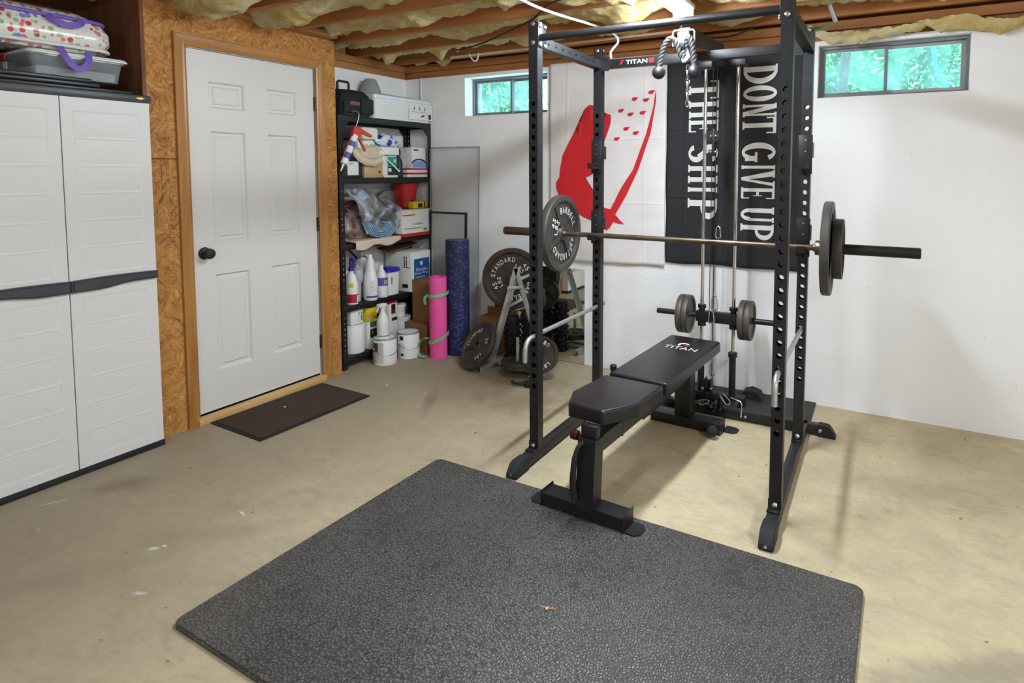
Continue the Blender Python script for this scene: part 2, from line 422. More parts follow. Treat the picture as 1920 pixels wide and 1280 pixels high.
# OSB sheathing round the stairwell, with the door opening and the cabinet alcove
DY0, DY1, DZ0, DZ1 = 1.8923, 2.6997, .0443, 2.0659
g = G()
g.box(XL - .1, XL, 1.69, DY0 - .02, 0, 1.468); g.box(XL - .1, XL, 1.69, DY0 - .02, 1.472, ZJ); g.box(XL - .1, XL, DY1 + .02, 2.867, 0, 1.96); g.box(XL - .1, XL, DY1 + .02, 2.867, 1.963, ZJ)
g.box(XL - .1, XL, DY0 - .02, DY1 + .02, DZ1 + .02, ZJ); g.box(XL - .1, XL, YF, .72, 0, ZJ)
g.box(XW - .05, XL - .1, 2.81, 2.867, 0, ZJ)
struct('wall_left', g, 'osb')
# ink stamps on the sheathing, illegible rows of dashes
g = G()
for z, n, rows in ((1.38, 3, 7), (1.25, 7, 10), (1.12, 7, 8), (.99, 6, 8), (.86, 5, 8), (1.52, 4, 5)):
    for r in range(rows):
        for k in range(n):
            w = rnd.uniform(.004, .010)
            if rnd.random() < .55: g.box(XL, XL + .0006, 1.762 + k * .0085, 1.762 + k * .0085 + .0022, z + r * .013, z + r * .013 + w)
g.box(XL, XL + .0006, 1.745, 1.747, 1.25, 1.47)
st = struct('trim_9', g, 'black_ink', label='black ink stamps printed on the sheathing beside the door casing')
g = G()
g.box(XL - .65, XL - .03, 1.674, 1.689, 0, ZJ); g.box(XL - .67, XL - .65, .7, 1.71, 0, ZJ); g.box(XL - .65, XL - .1, .7, .72, 0, ZJ)
struct('wall_alcove', g, 'dark_plywood')
g = G(); g.box(XL - .03, XL + .006, 1.672, 1.69, 0, ZJ); struct('trim_1', g, 'dark_plywood', label='dark wooden edge board of the alcove')
# ceiling: subfloor, joists, sill plates, rim boards
g = G(); g.box(XW - .6, XR, YF, YB + .2, ZT, ZT + .04); struct('ceiling', g, 'joist_wood')
JO = [3.765 - .41 * k for k in range(17)]
for k, y in enumerate(JO):
    g = G(); g.box(XW - .1, XR, y - .04, y, ZJ, ZT, .002); o = struct('ceiling_joist', g, 'joist_wood')
    tag(o, ('reddish brown ceiling joist closest to the window wall', 'reddish brown ceiling joist, second out from the window wall', 'reddish brown ceiling joist, third out from the window wall', 'reddish brown ceiling joist, fourth out from the window wall')[k] if k < 4 else 'reddish brown ceiling joist toward the middle of the room', 'joist', 'ceiling joists')
g = G(); g.box(XW - .15, XR, YB + .02, YB + .16, ZW, ZJ - .052); g.box(XW - .15, XR, YB - .01, YB + .15, ZJ - .05, ZJ); g.box(XW - .15, XR, YB + .12, YB + .2, ZJ, ZT); struct('trim_2', g, 'joist_wood', label='sill plate on top of the window wall')
g = G(); g.box(XW - .16, XW - .0, 2.84, YB, ZW, ZJ - .052); g.box(XW - .16, XW + .012, 2.84, YB, ZJ - .05, ZJ); struct('trim_3', g, 'plate_wood', label='sill plate on top of the recess wall')
g = G(); g.box(XL - .14, XL + .09, .72, 2.82, ZJ + .001, ZJ + .039, .002); struct('trim_4', g, 'plate_wood', label='top plate above the strand board wall')
# fibreglass batts
TUFT = {0: [(-3.45, 3.82, .05, .09, .05), (-3.2, 3.82, .05, .09, .05)],
        1: [(-3.40, 3.42, .13, .05, .05), (-3.44, 3.47, .06, .14, .10), (-3.33, 3.38, .06, .03, .03), (-3.05, 3.60, .10, .05, .05), (-2.6, 3.44, .04, .25, .07), (-2.15, 3.46, .06, .22, .08), (-.9, 3.6, .05, .2, .1)],
        2: [(-3.0, 3.05, .06, .2, .10), (-2.35, 3.1, .05, .3, .10), (-1.35, 3.15, .07, .22, .14), (-.6, 3.2, .05, .2, .1)],
        3: [(-2.45, 2.62, .08, .03, .04), (-2.5, 2.72, .05, .25, .08), (-1.2, 2.75, .08, .3, .14), (-.7, 2.8, .05, .2, .14)],
        4: [(-2.95, 2.3, .07, .3, .12), (-3.2, 2.3, .05, .2, .12)], 5: [(-3.1, 1.9, .11, .35, .15)], 6: [], 7: []}
BL_ = ['yellow fibreglass batt stuffed along the top of the window wall', 'yellow fibreglass batt with hanging tufts in the first full joist bay from the window wall',
       'yellow fibreglass batt in the second full joist bay from the window wall', 'yellow fibreglass batt in the third full joist bay from the window wall',
       'yellow fibreglass batt in the fourth full joist bay from the window wall', 'yellow fibreglass batt in the fifth full joist bay, bulging above the door', 'yellow fibreglass batt in the joist bays above the viewer', 'yellow fibreglass batt in the joist bays above the viewer']
for k in range(8):
    y0 = JO[k - 1] - .042 if 0 else None
    ya, yb = (JO[0] + .002, YB - .012) if k == 0 else (JO[k] + .002, JO[k - 1] - .042)
    x0, x1 = XW + .0, XR - .02
    def fz(u, v, k=k, ya=ya, yb=yb):
        x = x0 + (x1 - x0) * u; y = ya + (yb - ya) * v
        n = noise.fractal(V((x * 2.2, y * 4, k * 7.)), .8, 2.1, 5); f = noise.fractal(V((x * 9, y * 9, k * 3.)), .7, 2.1, 4)
        edge = math.sin(PI * min(1, max(0, v))) ** .55
        z = 2.375 - .062 * edge + .055 * n + .032 * f
        if k == 0:
            t = min(1, max(0, (x + .62) / .25)); z = (2.31 + .03 * n + .012 * f) * (1 - t) + t * (2.20 - .05 * edge + .034 * n + .03 * f)
            z -= .02 * t * max(0, noise.noise(V((x * 3, 0, 4)))) * 1.5
        for tx, ty, d, rx, ry in TUFT[k]:
            z -= d * math.exp(-((x - tx) / rx) ** 2 - ((y - ty) / ry) ** 2) * (1 + .8 * f)
        return (x, y + .012 * noise.noise(V((x * 6, y * 8, 3.))) * edge, max(z, 2.02))
    g = G(); g.grid(420, 18 if k else 10, fz)
    tag(obj('insulation_batt', g, 'fibreglass', ang=180), BL_[k], 'insulation', 'fibreglass batts between the ceiling joists')
# windows: aluminium frame, two sashes, panes
alu = mat('window_aluminium', (128, 128, 130), .45, .4); sashm = mat('sash_aluminium', (176, 178, 180), .4, .4)
for k, (x0, x1, z0, z1, ins) in WIN.items():
    y = YB + ins
    w = thing('window_%d' % k, None, None, ((x0 + x1) / 2, y, z0), kind='structure')
    w['label'] = 'basement slider window above the white flag edge' if k == 1 else 'basement slider window beside the power rack'
    def fr(name, a, b, c, d, t, yy, dep, m):
        g = G()
        g.box(a, b, yy, yy + dep, c, c + t); g.box(a, b, yy, yy + dep, d - t, d)
        g.box(a, a + t, yy, yy + dep, c + t, d - t); g.box(b - t, b, yy, yy + dep, c + t, d - t)
        return obj(name, g, m, w, True)
    fr('window_frame', x0, x1, z0, z1, .016, y, .09, alu)
    xm = (x0 + x1) / 2 - (.025 if k == 2 else .02)
    s1 = fr('sash', x0 + .018, xm + .012, z0 + .018, z1 - .018, .016, y + .02, .02, alu)
    s2 = fr('sash', xm - .008, x1 - .018, z0 + .018, z1 - .018, .018, y + .045, .02, sashm if k == 2 else alu)
    for s, a, b, yy in ((s1, x0 + .034, xm - .004, y + .03), (s2, xm + .01, x1 - .036, y + .055)):
        g = G(); g.quad((a, yy, z0 + .034), (b, yy, z0 + .034), (b, yy, z1 - .034), (a, yy, z1 - .034)); obj('pane', g, 'window_glass', s, True)
    g = G(); g.box(x0, x1, YB - .004, y + .09, z0 - .006, z0 + .001); obj('window_sill', g, 'white_wall', w, True)
# door
d = thing('door_1', None, None, (XL, DY0, 0), kind='structure'); d['label'] = 'white six panel door with black knob'
ys = [0, 2.016 - DY0, 2.222 - DY0, 2.364 - DY0, 2.568 - DY0, DY1 - DY0]
zs = [DZ0, .275, .822, 1.01, 1.628, 1.755, 1.902, DZ1]
g = G(); panel_front(g, ys, zs, {(i, j) for i in (1, 3) for j in (1, 3, 5)}, .014, .010, .008, M=FX(-.012, 0, 0))
g.box(-.05, -.032, 0, DY1 - DY0, DZ0, DZ1); obj('door_slab', g, doorw, d)
g = G(); M = FX(-.012, .064, .952); g.lathe([(.032, 0), (.034, .004), (.030, .010), (.014, .013), (.013, .030), (.024, .036), (.029, .046), (.029, .058), (.024, .066), (.012, .069)], M, 32); tag(obj('door_knob', g, blackpl, d), 'black round door knob')
for z in (1.843, 1.058, .268):
    g = G(); g.box(-.014, -.004, DY1 - DY0 - .002, DY1 - DY0 + .008, z - .045, z + .045); g.cyl((-.003, DY1 - DY0 + .004, z - .045), (-.003, DY1 - DY0 + .004, z + .045), .005, 10); obj('hinge', g, mat('bronze', (70, 56, 36), .4, .7), d)
g = G(); g.box(-.1, .03, -.02, DY1 - DY0 + .02, 0, .04, .004); obj('threshold', g, 'pine', d)
g = G(); g.box(-.1, -.014, -.02, -.004, .04, DZ1 + .004); g.box(-.1, -.014, DY1 - DY0 + .010, DY1 - DY0 + .02, .04, DZ1 + .004); g.box(-.1, -.014, -.02, DY1 - DY0 + .02, DZ1 + .004, DZ1 + .02); obj('jamb', g, doorw, d)
g = G(); g.box(-.03, -.012, .005, DY1 - DY0 - .005, DZ0 - .006, DZ0 + .008); obj('door_sweep', g, rubber, d)
def casing(pts, dirn):
    # moulded casing profile swept along one edge of the opening, mitred at the corners
    pr = [(0, 0), (0, .010), (.010, .014), (.020, .013), (.034, .017), (.052, .019), (.058, .016), (.064, .017), (.064, 0)]
    g = G(); rr = []
    for y, z, oy, oz in pts: rr.append([g.b.verts.new(V((XL + w, y + oy * t, z + oz * t))) for t, w in pr])
    return g.skin(rr, closed=True)
ya, yb, zt = DY0 - .004, DY1 + .008, DZ1 + .008
struct('trim_5', casing([(ya, 0, -1, 0), (ya, zt, -1, 1)], 0), 'oak_trim', label='oak door casing on the knob side', ang=20)
struct('trim_6', casing([(yb, 0, 1, 0), (yb, zt, 1, 1)], 0), 'oak_trim', label='oak door casing on the hinge side', ang=20)
struct('trim_7', casing([(ya, zt, -1, 1), (yb, zt, 1, 1)], 0), m_grain('oak_head', (148, 98, 44), (180, 128, 66), (26, 2.2, 26), .35), label='oak door casing over the door', ang=20)
# mirror resting against the window wall
g = G(); g.box(-2.735, -1.944, YB - .008, YB - .002, .004, .70); tag(obj('wall_mirror', g, mat('mirror_silver', (232, 236, 232), .015, 1.)), 'frameless mirror on the wall behind the weight tree', 'mirror')
# ------------------------------------------------------------------ ceiling fittings
em = m_emit('lamp_glow', (.84, .95, 1.06, 1), 172)
def lamp(M, label, group=None, em=em):
    t = thing('ceiling_tube_light', label, 'ceiling light', M, group=group)
    g = G(); g.box(-.06, .06, -.62, .62, -.008, .015, .003); obj('housing', g, white, t)
    g = G(); n = 12
    rr = [[g.b.verts.new(V((.046 * math.cos(PI + PI * i / n), y, -.008 + .036 * math.sin(PI + PI * i / n)))) for i in range(n + 1)] for y in (-.60, .60)]
    g.skin(rr); obj('lamp_tube', g, em, t)
    g = G(); g.box(-.055, .055, -.62, -.602, -.048, -.006, .004); obj('end_cap', g, white, t)
    g = G(); g.box(-.055, .055, .602, .62, -.048, -.006, .004); obj('end_cap', g, white, t)
    return t
t0 = lamp(T(-1.0, 2.50, 2.258), 'glowing tube light hung over the pull-up bar of the rack')
# cables, pipes
def cable(name, pts, r, m, label, cat='cable', sm=3):
    g = G(); g.tube(pts, r, 8, smooth=sm); return tag(obj(name, g, m), label, cat)
cable('cable', [(-1.66, 2.3, 2.27), (-1.651, 2.549, 2.255), (-1.646, 2.717, 2.25), (-1.601, 2.923, 2.245), (-1.568, 3.114, 2.25), (-1.55, 3.3, 2.255), (-1.522, 3.41, 2.24), (-1.5, 3.42, 2.196), (-1.539, 3.42, 2.161), (-1.56, 3.42, 2.138), (-1.553, 3.42, 2.10)], .0075, white, 'white cable drooping from the joists toward the rack crossmember')
cable('cable', [(-2.75, 3.42, 2.26), (-2.5, 3.36, 2.262), (-2.1, 3.12, 2.262), (-1.8, 2.95, 2.268), (-1.6, 2.72, 2.27), (-1.3, 2.62, 2.262)], .0055, rubber, 'thin black cable sagging under the joists')
cable('pipe', [(-2.95, 3.60, 2.255), (-2.3, 3.60, 2.258), (-1.9, 3.605, 2.262), (-1.2, 3.6, 2.262)], .008, mat('pinkish_pvc', (222, 186, 160), .5), 'thin pinkish pipe run crosswise below the joists', 'pipe', 0)
cable('cable', [(-2.766, 3.585, 2.262), (-2.728, 3.585, 2.205), (-2.694, 3.585, 2.208), (-2.679, 3.585, 2.262)], .0055, white, 'short white cable loop hanging from the pinkish pipe')
cable('cable', [(-1.2, 3.69, 2.25), (-.9, 3.67, 2.20), (-.75, 3.66, 2.25)], .005, rubber, 'thin black cable slung behind the rack crossmember')
cable('conduit', [(-3.461, YB - .012, 2.17), (-3.461, YB - .012, 1.93), (-3.468, YB - .012, 1.92)], .007, white, 'short white conduit on the window wall near the corner', 'conduit', 0)
cable('pipe', [(-.36, 3.50, 2.42), (-.348, 3.53, 2.338), (-.307, 3.6, 2.219)], .013, galv, 'short metal pipe hanging by the rack below the joists', 'pipe', 0)
cable('cable', [(-.31, 3.6, 2.225), (-.36, 3.6, 2.19), (-.42, 3.62, 2.18), (-.50, 3.64, 2.25)], .005, green, 'thin green wire dangling beside the metal pipe')
g = G(); g.tube([(-2.74, 3.40, 2.274), (-2.74, 3.40, 2.255), (-2.728, 3.40, 2.24), (-2.715, 3.40, 2.25)], .003, 8, smooth=2); tag(obj('ceiling_hook', g, bolt), 'small metal hook screwed in a joist', 'hook')
# ------------------------------------------------------------------ outside the windows
grass = mat('lawn', (96, 140, 70), .9, var=.4, vscale=3)
g = G(); g.grid(20, 20, lambda u, v: (-16 + 30 * u, YB + .9 + 26 * v, 1.62 + .3 * v)); o = obj('ground_outside', g, grass); o['kind'] = 'structure'
leafm = mat('leaf_green', (132, 184, 112), .6, var=.35, vscale=2.3, c2=(206, 236, 150)); leafd = mat('leaf_blue_green', (96, 170, 130), .6, var=.3, vscale=2., c2=(160, 214, 150))
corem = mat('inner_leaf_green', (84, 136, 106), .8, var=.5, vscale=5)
def tree(x, y, h, r, n, m, label, lean=0., tr=.14, cf=.62, hf=.62):
    t = thing('tree', label, 'tree', (x, y, 1.65), group='trees outside the windows')
    g = G(); g.tube([(0, 0, -.1), (lean * .3, 0, h * .3), (lean * .7, .1, h * .6), (lean, 0, h)], [tr, tr, tr * .8, tr * .4], 10, smooth=2)
    g.tube([(lean * .1, 0, h * .12), (lean * .1 - .35, .1, h * .12 + .22), (lean * .1 - .8, .2, h * .12 + .3)], tr * .3, 8, smooth=1); obj('trunk', g, 'bark', t)
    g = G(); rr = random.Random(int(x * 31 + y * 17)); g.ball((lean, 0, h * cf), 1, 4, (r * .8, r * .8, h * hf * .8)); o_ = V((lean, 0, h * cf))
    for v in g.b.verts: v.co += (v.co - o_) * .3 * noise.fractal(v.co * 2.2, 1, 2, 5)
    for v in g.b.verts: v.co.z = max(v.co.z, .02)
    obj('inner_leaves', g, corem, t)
    g = G()
    for _ in range(n):
        a, b, q = rr.uniform(0, 2 * PI), rr.uniform(-1, 1), rr.uniform(.72, 1.08)
        s = math.sqrt(1 - b * b); c = V((lean + r * q * s * math.cos(a), r * q * s * math.sin(a), h * cf + h * hf * q * b))
        if c.z < -.05 or math.sin(a) > .35 or c.z > 3.4: continue
        w = rr.uniform(.022, .05); d1 = V((rr.gauss(0, 1), rr.gauss(0, 1), rr.gauss(0, 1))).normalized(); d2 = d1.orthogonal().normalized()
        p = [c - d1 * w, c + d2 * w * .45, c + d1 * w, c - d2 * w * .45]; p[1] += V((0, 0, .01)); g.quad(*p)
    obj('foliage', g, m, t, flat=True); return t
tree(-.57, 7.0, 5.0, 1.3, 2000, leafm, 'tree with a dark leaning trunk close outside the window by the rack', .4, .05, .92, .18)
tree(-.55, 11.0, 4.2, 1.7, 15000, leafm, 'leafy green tree behind the leaning trunk', 0, .1)
tree(3.2, 10.6, 4.6, 1.8, 15000, leafd, 'bluish green tree farther out from the window by the rack', 0, .1)
tree(-4.6, 15.5, 5.4, 2.6, 12000, leafm, 'tall green tree between the two windows, far out in the yard', 0, .1)
tree(1.4, 16.5, 6.4, 2.9, 16000, leafd, 'tall pale green tree at the back of the yard', 0, .1)
tree(-7.4, 9.8, 4.2, 1.9, 16000, leafm, 'leafy green tree just outside the window by the shelving', 0, .12)
tree(-11.6, 13.5, 5.2, 2.3, 12000, leafm, 'bright green tree behind the one outside the shelving window', 0, .12)
cable('garden_hose', [(.19, 4.5, 2.40), (.19, 4.5, 2.2), (.20, 4.5, 2.08), (.25, 4.48, 1.95), (.36, 4.45, 1.83), (.5, 4.4, 1.76), (.7, 4.6, 1.66), (.9, 5.0, 1.655)], .011, mat('cyan_hose', (30, 190, 220), .4), 'cyan hose hanging outside the window beside the rack', 'hose')
# ------------------------------------------------------------------ power rack
W, D, RH, w = 1.1244, .7101, 2.1035, .0478
RM = T(-1.5253, 2.4268, 0) @ R(.7427, 'Z')
rack = thing('power_rack', 'black steel power rack with pull-up bar and cable tower standing over the bench', 'power rack', RM)
def holed_tube(g, M, L, hs, r=.0118, a=None, n=16):
    # square tube along local z with round holes through both of its y faces at heights hs
    a = a or w; h = a / 2; hs = sorted(hs); cuts = [0.]
    for k, z in enumerate(hs):
        lo = z - min(.0259, (z - hs[k - 1]) / 2 if k else .0259); cuts.append(lo)
        hi = z + min(.0259, (hs[k + 1] - z) / 2 if k < len(hs) - 1 else .0259); cuts.append(hi)
    cuts.append(L)
    P = lambda x, y, z: g.b.verts.new(M @ V((x, y, z)))
    for sy in (-h, h):
        d = .004 if sy < 0 else -.004
        for i in range(0, len(cuts) - 1):
            z0, z1 = cuts[i], cuts[i + 1]
            if z1 - z0 < 1e-5: continue
            if i % 2 == 0: g.b.faces.new([P(-h, sy, z0), P(h, sy, z0), P(h, sy, z1), P(-h, sy, z1)]); continue
            zc = hs[i // 2]; ci, bo, ii = [], [], []
            for k in range(n):
                an = 2 * PI * (k + .5) / n; c_, s_ = math.cos(an), math.sin(an)
                ci.append(P(r * c_, sy, zc + r * s_)); ii.append(P(r * c_, sy + d, zc + r * s_))
                m = min((h / abs(c_)), ((z1 - zc) if s_ > 0 else (zc - z0)) / abs(s_))
                bo.append(P(m * c_, sy, zc + m * s_))
            corners = [P(sx, sy, zz) for sx, zz in ((h, z1), (-h, z1), (-h, z0), (h, z0))]
            for k in range(n):
                j = (k + 1) % n; g.b.faces.new([ci[k], bo[k], bo[j], ci[j]]); g.b.faces.new([ci[k], ci[j], ii[j], ii[k]])
                p, q = bo[k].co, bo[j].co
                a1, a2 = (2 * PI * (k + .5) / n), (2 * PI * (k + 1.5) / n)
                for c, cc in zip(corners, ((1, 1), (-1, 1), (-1, -1), (1, -1))):
                    ca = math.atan2((z1 - zc) if cc[1] > 0 else -(zc - z0), cc[0] * h) % (2 * PI)
                    if a1 < ca < a2: g.b.faces.new([bo[k], c, bo[j]])
    for sx in (-h, h):
        g.b.faces.new([P(sx, -h, 0), P(sx, h, 0), P(sx, h, L), P(sx, -h, L)])
    g.b.faces.new([P(-h, -h, L), P(h, -h, L), P(h, h, L), P(-h, h, L)])
    return g
HZ = [.37 + .0521 * k - .06 for k in range(27)]
h2 = w / 2
UP = {'FL': (h2, h2), 'FR': (W + h2, h2), 'BL': (h2, D + h2), 'BR': (W + h2, D + h2)}
for k, (u, v) in UP.items():
    g = holed_tube(G(), T(u, v, .06), RH - .06, HZ); up = obj('upright', g, powder, rack, flat=True)
    s = 1 if u < W / 2 else -1
    for Mb in [face((u, v - h2, z), (1, 0, 0), (0, 0, 1)) for z in (2.092, 2.006)] + [face((u + s * (h2 + .004), v - .004, z), (0, s, 0), (0, 0, 1)) for z in (2.092, 2.006)] + [face((u, v - h2 - .005, .078), (1, 0, 0), (0, .3, 1))]:
        g = G(); g.lathe([(.0105, 0), (.0105, .004), (.006, .007)], Mb, 12); obj('bolt', g, bolt, up)
for u, nm in ((h2, ''), (W + h2, '')):
    g = G(); g.box(u - h2, u + h2, -.125, .985, .01, .06, .003); rl = obj('base_rail', g, powder, rack)
    for v in (h2, D + h2):
        g = G(); g.box(u - h2 - .002, u + h2 + .002, v - h2 - .04, v - h2, .06, .066); g.box(u - h2 - .002, u + h2 + .002, v - h2 - .004, v - h2, .06, .10); obj('base_bracket', g, powder, rl)
    g = G(); M = face((u - h2 - .004, 0, 0), (0, 1, 0), (0, 0, 1))
    g.prism([(-.085, .064), (-.155, .066), (-.178, .058), (-.206, .022), (-.206, .004), (-.20, 0), (-.085, 0)], M, 0, w + .008)
    bmesh.ops.bevel(g.b, geom=g.b.edges[:], offset=.004, segments=2, affect='EDGES'); cp = obj('foot_cap', g, rubber, rack)
    g = G(); g.cyl((u, -.209, .02), (u, -.200, .02), .006, 12); obj('cap_bolt', g, bolt, cp)
    # side beams along the top
    g = holed_tube(G(), face((u, w, 2.015), (0, 0, 1), (1, 0, 0)), D - w, [.06 + .072 * k for k in range(8)], .006); obj('side_beam', g, powder, rack, flat=True)
g = G(); g.box(-.06, W + w + .06, .936, .984, .01, .06, .003); cb = obj('rear_crossbar', g, powder, rack)
for s, x in ((1, W + w + .05), (-1, -.05)):
    g = G(); M = face((x, .93, 0), (s, 0, 0), (0, 0, 1)); M = M if s > 0 else face((x, .99, 0), (-1, 0, 0), (0, 0, 1))
    g.prism([(0, .064), (.052, .062), (.066, .05), (.092, .006), (.088, 0), (0, 0)], M, *((0, -.06) if s > 0 else (0, -.06)))
    bmesh.ops.bevel(g.b, geom=g.b.edges[:], offset=.004, segments=2, affect='EDGES'); cp = obj('foot_cap', g, rubber, rack)
    g = G(); g.lathe([(.010, 0), (.010, .004), (.005, .007)], face((x + s * .012, .93, .036), (1, 0, 0), (0, 0, 1)), 12); obj('cap_bolt', g, bolt, cp)
g = G(); g.cyl((w, h2, 2.031), (W, h2, 2.031), .0168, 24); pb = obj('pull_up_bar', g, powder, rack)
for s, x in ((1, w), (-1, W)):
    g = G(); g.box(min(x, x + s * .004), max(x, x + s * .004), .001, .075, 1.985, RH - .004, .001); pl = obj('bar_plate', g, powder, rack)
    for z in (2.085, 1.998):
        for vv in (.016, .06): g = G(); g.lathe([(.0105, 0), (.0105, .004), (.006, .008)], face((x + s * .004, vv, z), (0, s, 0), (0, 0, 1)), 12); obj('bolt', g, bolt, pl)
g = G(); g.box(w, W, D, D + w, 1.990, 2.038, .003); cm = obj('rear_crossmember', g, powder, rack)
g = G(); g.text('TITAN', FY(.262, D - .0005, 2.0145), .125, .022); obj('sticker_lettering', g, letter, cm)
g = G(); g.box(.334, .362, D - .001, D, 2.003, 2.027); g.prism([(.160, 2.004), (.176, 2.008), (.182, 2.022), (.190, 2.028), (.166, 2.026), (.172, 2.018)], face((0, D - .001, 0), (1, 0, 0), (0, 0, 1)), 0, .0006); obj('sticker_mark', g, red, cm)
for u in (w, W):
    s = 1 if u == w else -1
    g = G(); g.box(min(u, u + s * .05), max(u, u + s * .05), D - .0035, D, 1.975, 2.05); pl = obj('corner_plate', g, powder, rack)
def RP(x, y, z=0): return RM @ T(x, y, z)
# ------------------------------------------------------------------ J hooks, safeties
def jhook(M, label):
    t = thing('j_hook', label, 'j-hook', M, group='J-hooks on the rack uprights')
    g = G(); g.box(-h2 - .008, h2 + .008, -h2 - .007, -h2 - .001, -.035, .155, .002); g.box(-h2 - .009, -h2 - .002, -h2 - .006, h2, -.035, .155, .002); g.box(h2 + .002, h2 + .009, -h2 - .006, h2 + .012, .045, .12, .002); bk = obj('bracket', g, powder, t)
    for z in (.02, .075, .13): g = G(); g.cyl((0, -h2 - .011, z), (0, -h2 - .006, z), .004, 10); obj('bracket_bolt', g, bolt, bk)
    g = G(); g.prism([(-h2 - .006, -.012), (-h2 - .084, -.008), (-h2 - .088, .022), (-h2 - .076, .024), (-h2 - .070, .0025), (-h2 - .006, .0025)][::-1], face((-.019, 0, 0), (0, 1, 0), (0, 0, 1)), 0, .038)
    g.prism([(-h2 - .006, -.04), (-h2 - .006, -.01), (-h2 - .06, -.01)], face((-.006, 0, 0), (0, 1, 0), (0, 0, 1)), 0, .012)
    obj('hook_arm', g, blackpl, t); return t
BZ = 1.0435
jhook(RP(UP['BL'][0], UP['BL'][1], BZ - .0175), 'black J-hook holding the bar beside the spoked plate')
jhook(RP(UP['BR'][0], UP['BR'][1], BZ - .0175), 'black J-hook holding the bar beside the paired plates')
jhook(RP(UP['BL'][0], UP['BL'][1], 1.433), 'empty black J-hook high on the upright in front of the white flag')
jhook(RP(UP['BR'][0], UP['BR'][1], 1.433), 'empty black J-hook high on the upright in front of the window wall')
def safety(u, label):
    t = thing('safety_bar', label, 'safety bar', RP(u, -.06, .53), group='pipe safeties of the rack')
    g = G(); g.tube([(0, D + .17, .088), (0, .4, .088), (0, .05, .088), (0, .012, .082), (0, -.012, .06), (0, -.018, .03), (0, -.02, -.02)], .0112, 14, smooth=1); obj('pipe', g, galv, t)
    return t
safety(h2, 'silver safety bar on the rack side toward the door'); safety(W + h2, 'silver safety bar on the rack side away from the door')
# ------------------------------------------------------------------ barbell and plates
bl = thing('barbell', 'rusty steel barbell racked across the back uprights', 'barbell', RP(.535, D - .0455, BZ))
g = G(); g.cyl((-.70, 0, 0), (.675, 0, 0), .0142, 20); obj('shaft', g, barsteel, bl)
for s, a, b in ((-1, -.70, -1.116), (1, .675, 1.116)):
    g = G(); Mx = face((a, 0, 0), (0, 1, 0), (0, 0, 1)) if s > 0 else face((a, 0, 0), (0, -1, 0), (0, 0, 1)); L = abs(b - a)
    g.lathe([(.016, -.012), (.020, -.004), (.020, .002)], Mx, 24); g.lathe([(.034, 0), (.036, .003), (.036, .042), (.033, .045)], Mx, 28)
    obj('collar', g, barsteel, bl)
    g = G(); g.lathe([(.0252, .045), (.0252, L - .004), (.022, L)], Mx, 28); obj('sleeve', g, sleevesteel if s < 0 else mat('black_sleeve', (40, 38, 36), .4, .6), bl)
def plate(R_, th, M, label, m, texts=(), spokes=4, group=None, hole=.0258, th_h=None, cat='weight plate'):
    t = thing('weight_plate', label, cat, M, group=group)
    g = G(); h = th / 2; hh = (th_h or th) / 2; web = h * .38
    pr = [(hole, -hh), (R_ * .17, -hh), (R_ * .20, -web), (R_ * .80, -web), (R_ * .86, -h), (R_ * .98, -h), (R_, -h * .7), (R_, h * .7), (R_ * .98, h), (R_ * .86, h), (R_ * .80, web), (R_ * .20, web), (R_ * .17, hh), (hole, hh)]
    rr = [g.ring(T(0, 0, z), r, 56) for r, z in pr]; g.skin(rr, loop=True)
    for k in range(spokes):
        a = 2 * PI * k / spokes + .5
        for s in (1, -1):
            g.prism([(R_ * .15, -R_ * .035), (R_ * .80, -R_ * .022), (R_ * .80, R_ * .022), (R_ * .15, R_ * .035)], Matrix.Rotation(a, 4, 'Z'), s * web * .5, s * (web + (h - web) * .7))
    obj('disc', g, m, t)
    if texts:
        g = G()
        for s, ang, hgt, rad in texts:
            sp = hgt * .92 / rad
            for i, ch in enumerate(s):
                if ch == ' ': continue
                a = math.radians(ang) - (i - (len(s) - 1) / 2) * sp
                MM = Matrix.Rotation(a, 4, 'Z') @ T(rad, 0, web + (h - web) * .72) @ Matrix.Rotation(-PI / 2, 4, 'Z')
                g.text(ch, MM, hgt * (.62 if ch != 'I' else .2), hgt, .002)
        obj('lettering', g, letter, t)
    return t
def UX(u, v, z, s=1): return RM @ face((u, v, z), (0, s, 0), (0, 0, 1))
# local z of the plate looks along +u (the bench side)
BT = [('BARBELL', 78, .042, .135), ('STANDARD', -90, .042, .135), ('45', 168, .05, .152), ('LBS', 178, .05, .095), ('45', -14, .05, .15), ('LBS', -22, .05, .095)]
plate(.2255, .046, UX(-.193 + .004, D - .0455, BZ), 'large spoked grey 45 pound plate on the barbell end nearest the door', iron, [('BARBELL', 62, .036, .138), ('STANDARD', -96, .036, .138), ('45', 150, .036, .138), ('LBS', 154, .036, .096), ('45', -30, .036, .12)])
plate(.2255, .040, UX(1.266, D - .0455, BZ, -1), 'large grey plate on the barbell end away from the door, against the collar', iron)
plate(.143, .042, UX(1.312, D - .0455, BZ, -1), 'smaller dark plate outside the large one on the barbell end away from the door', iron2)
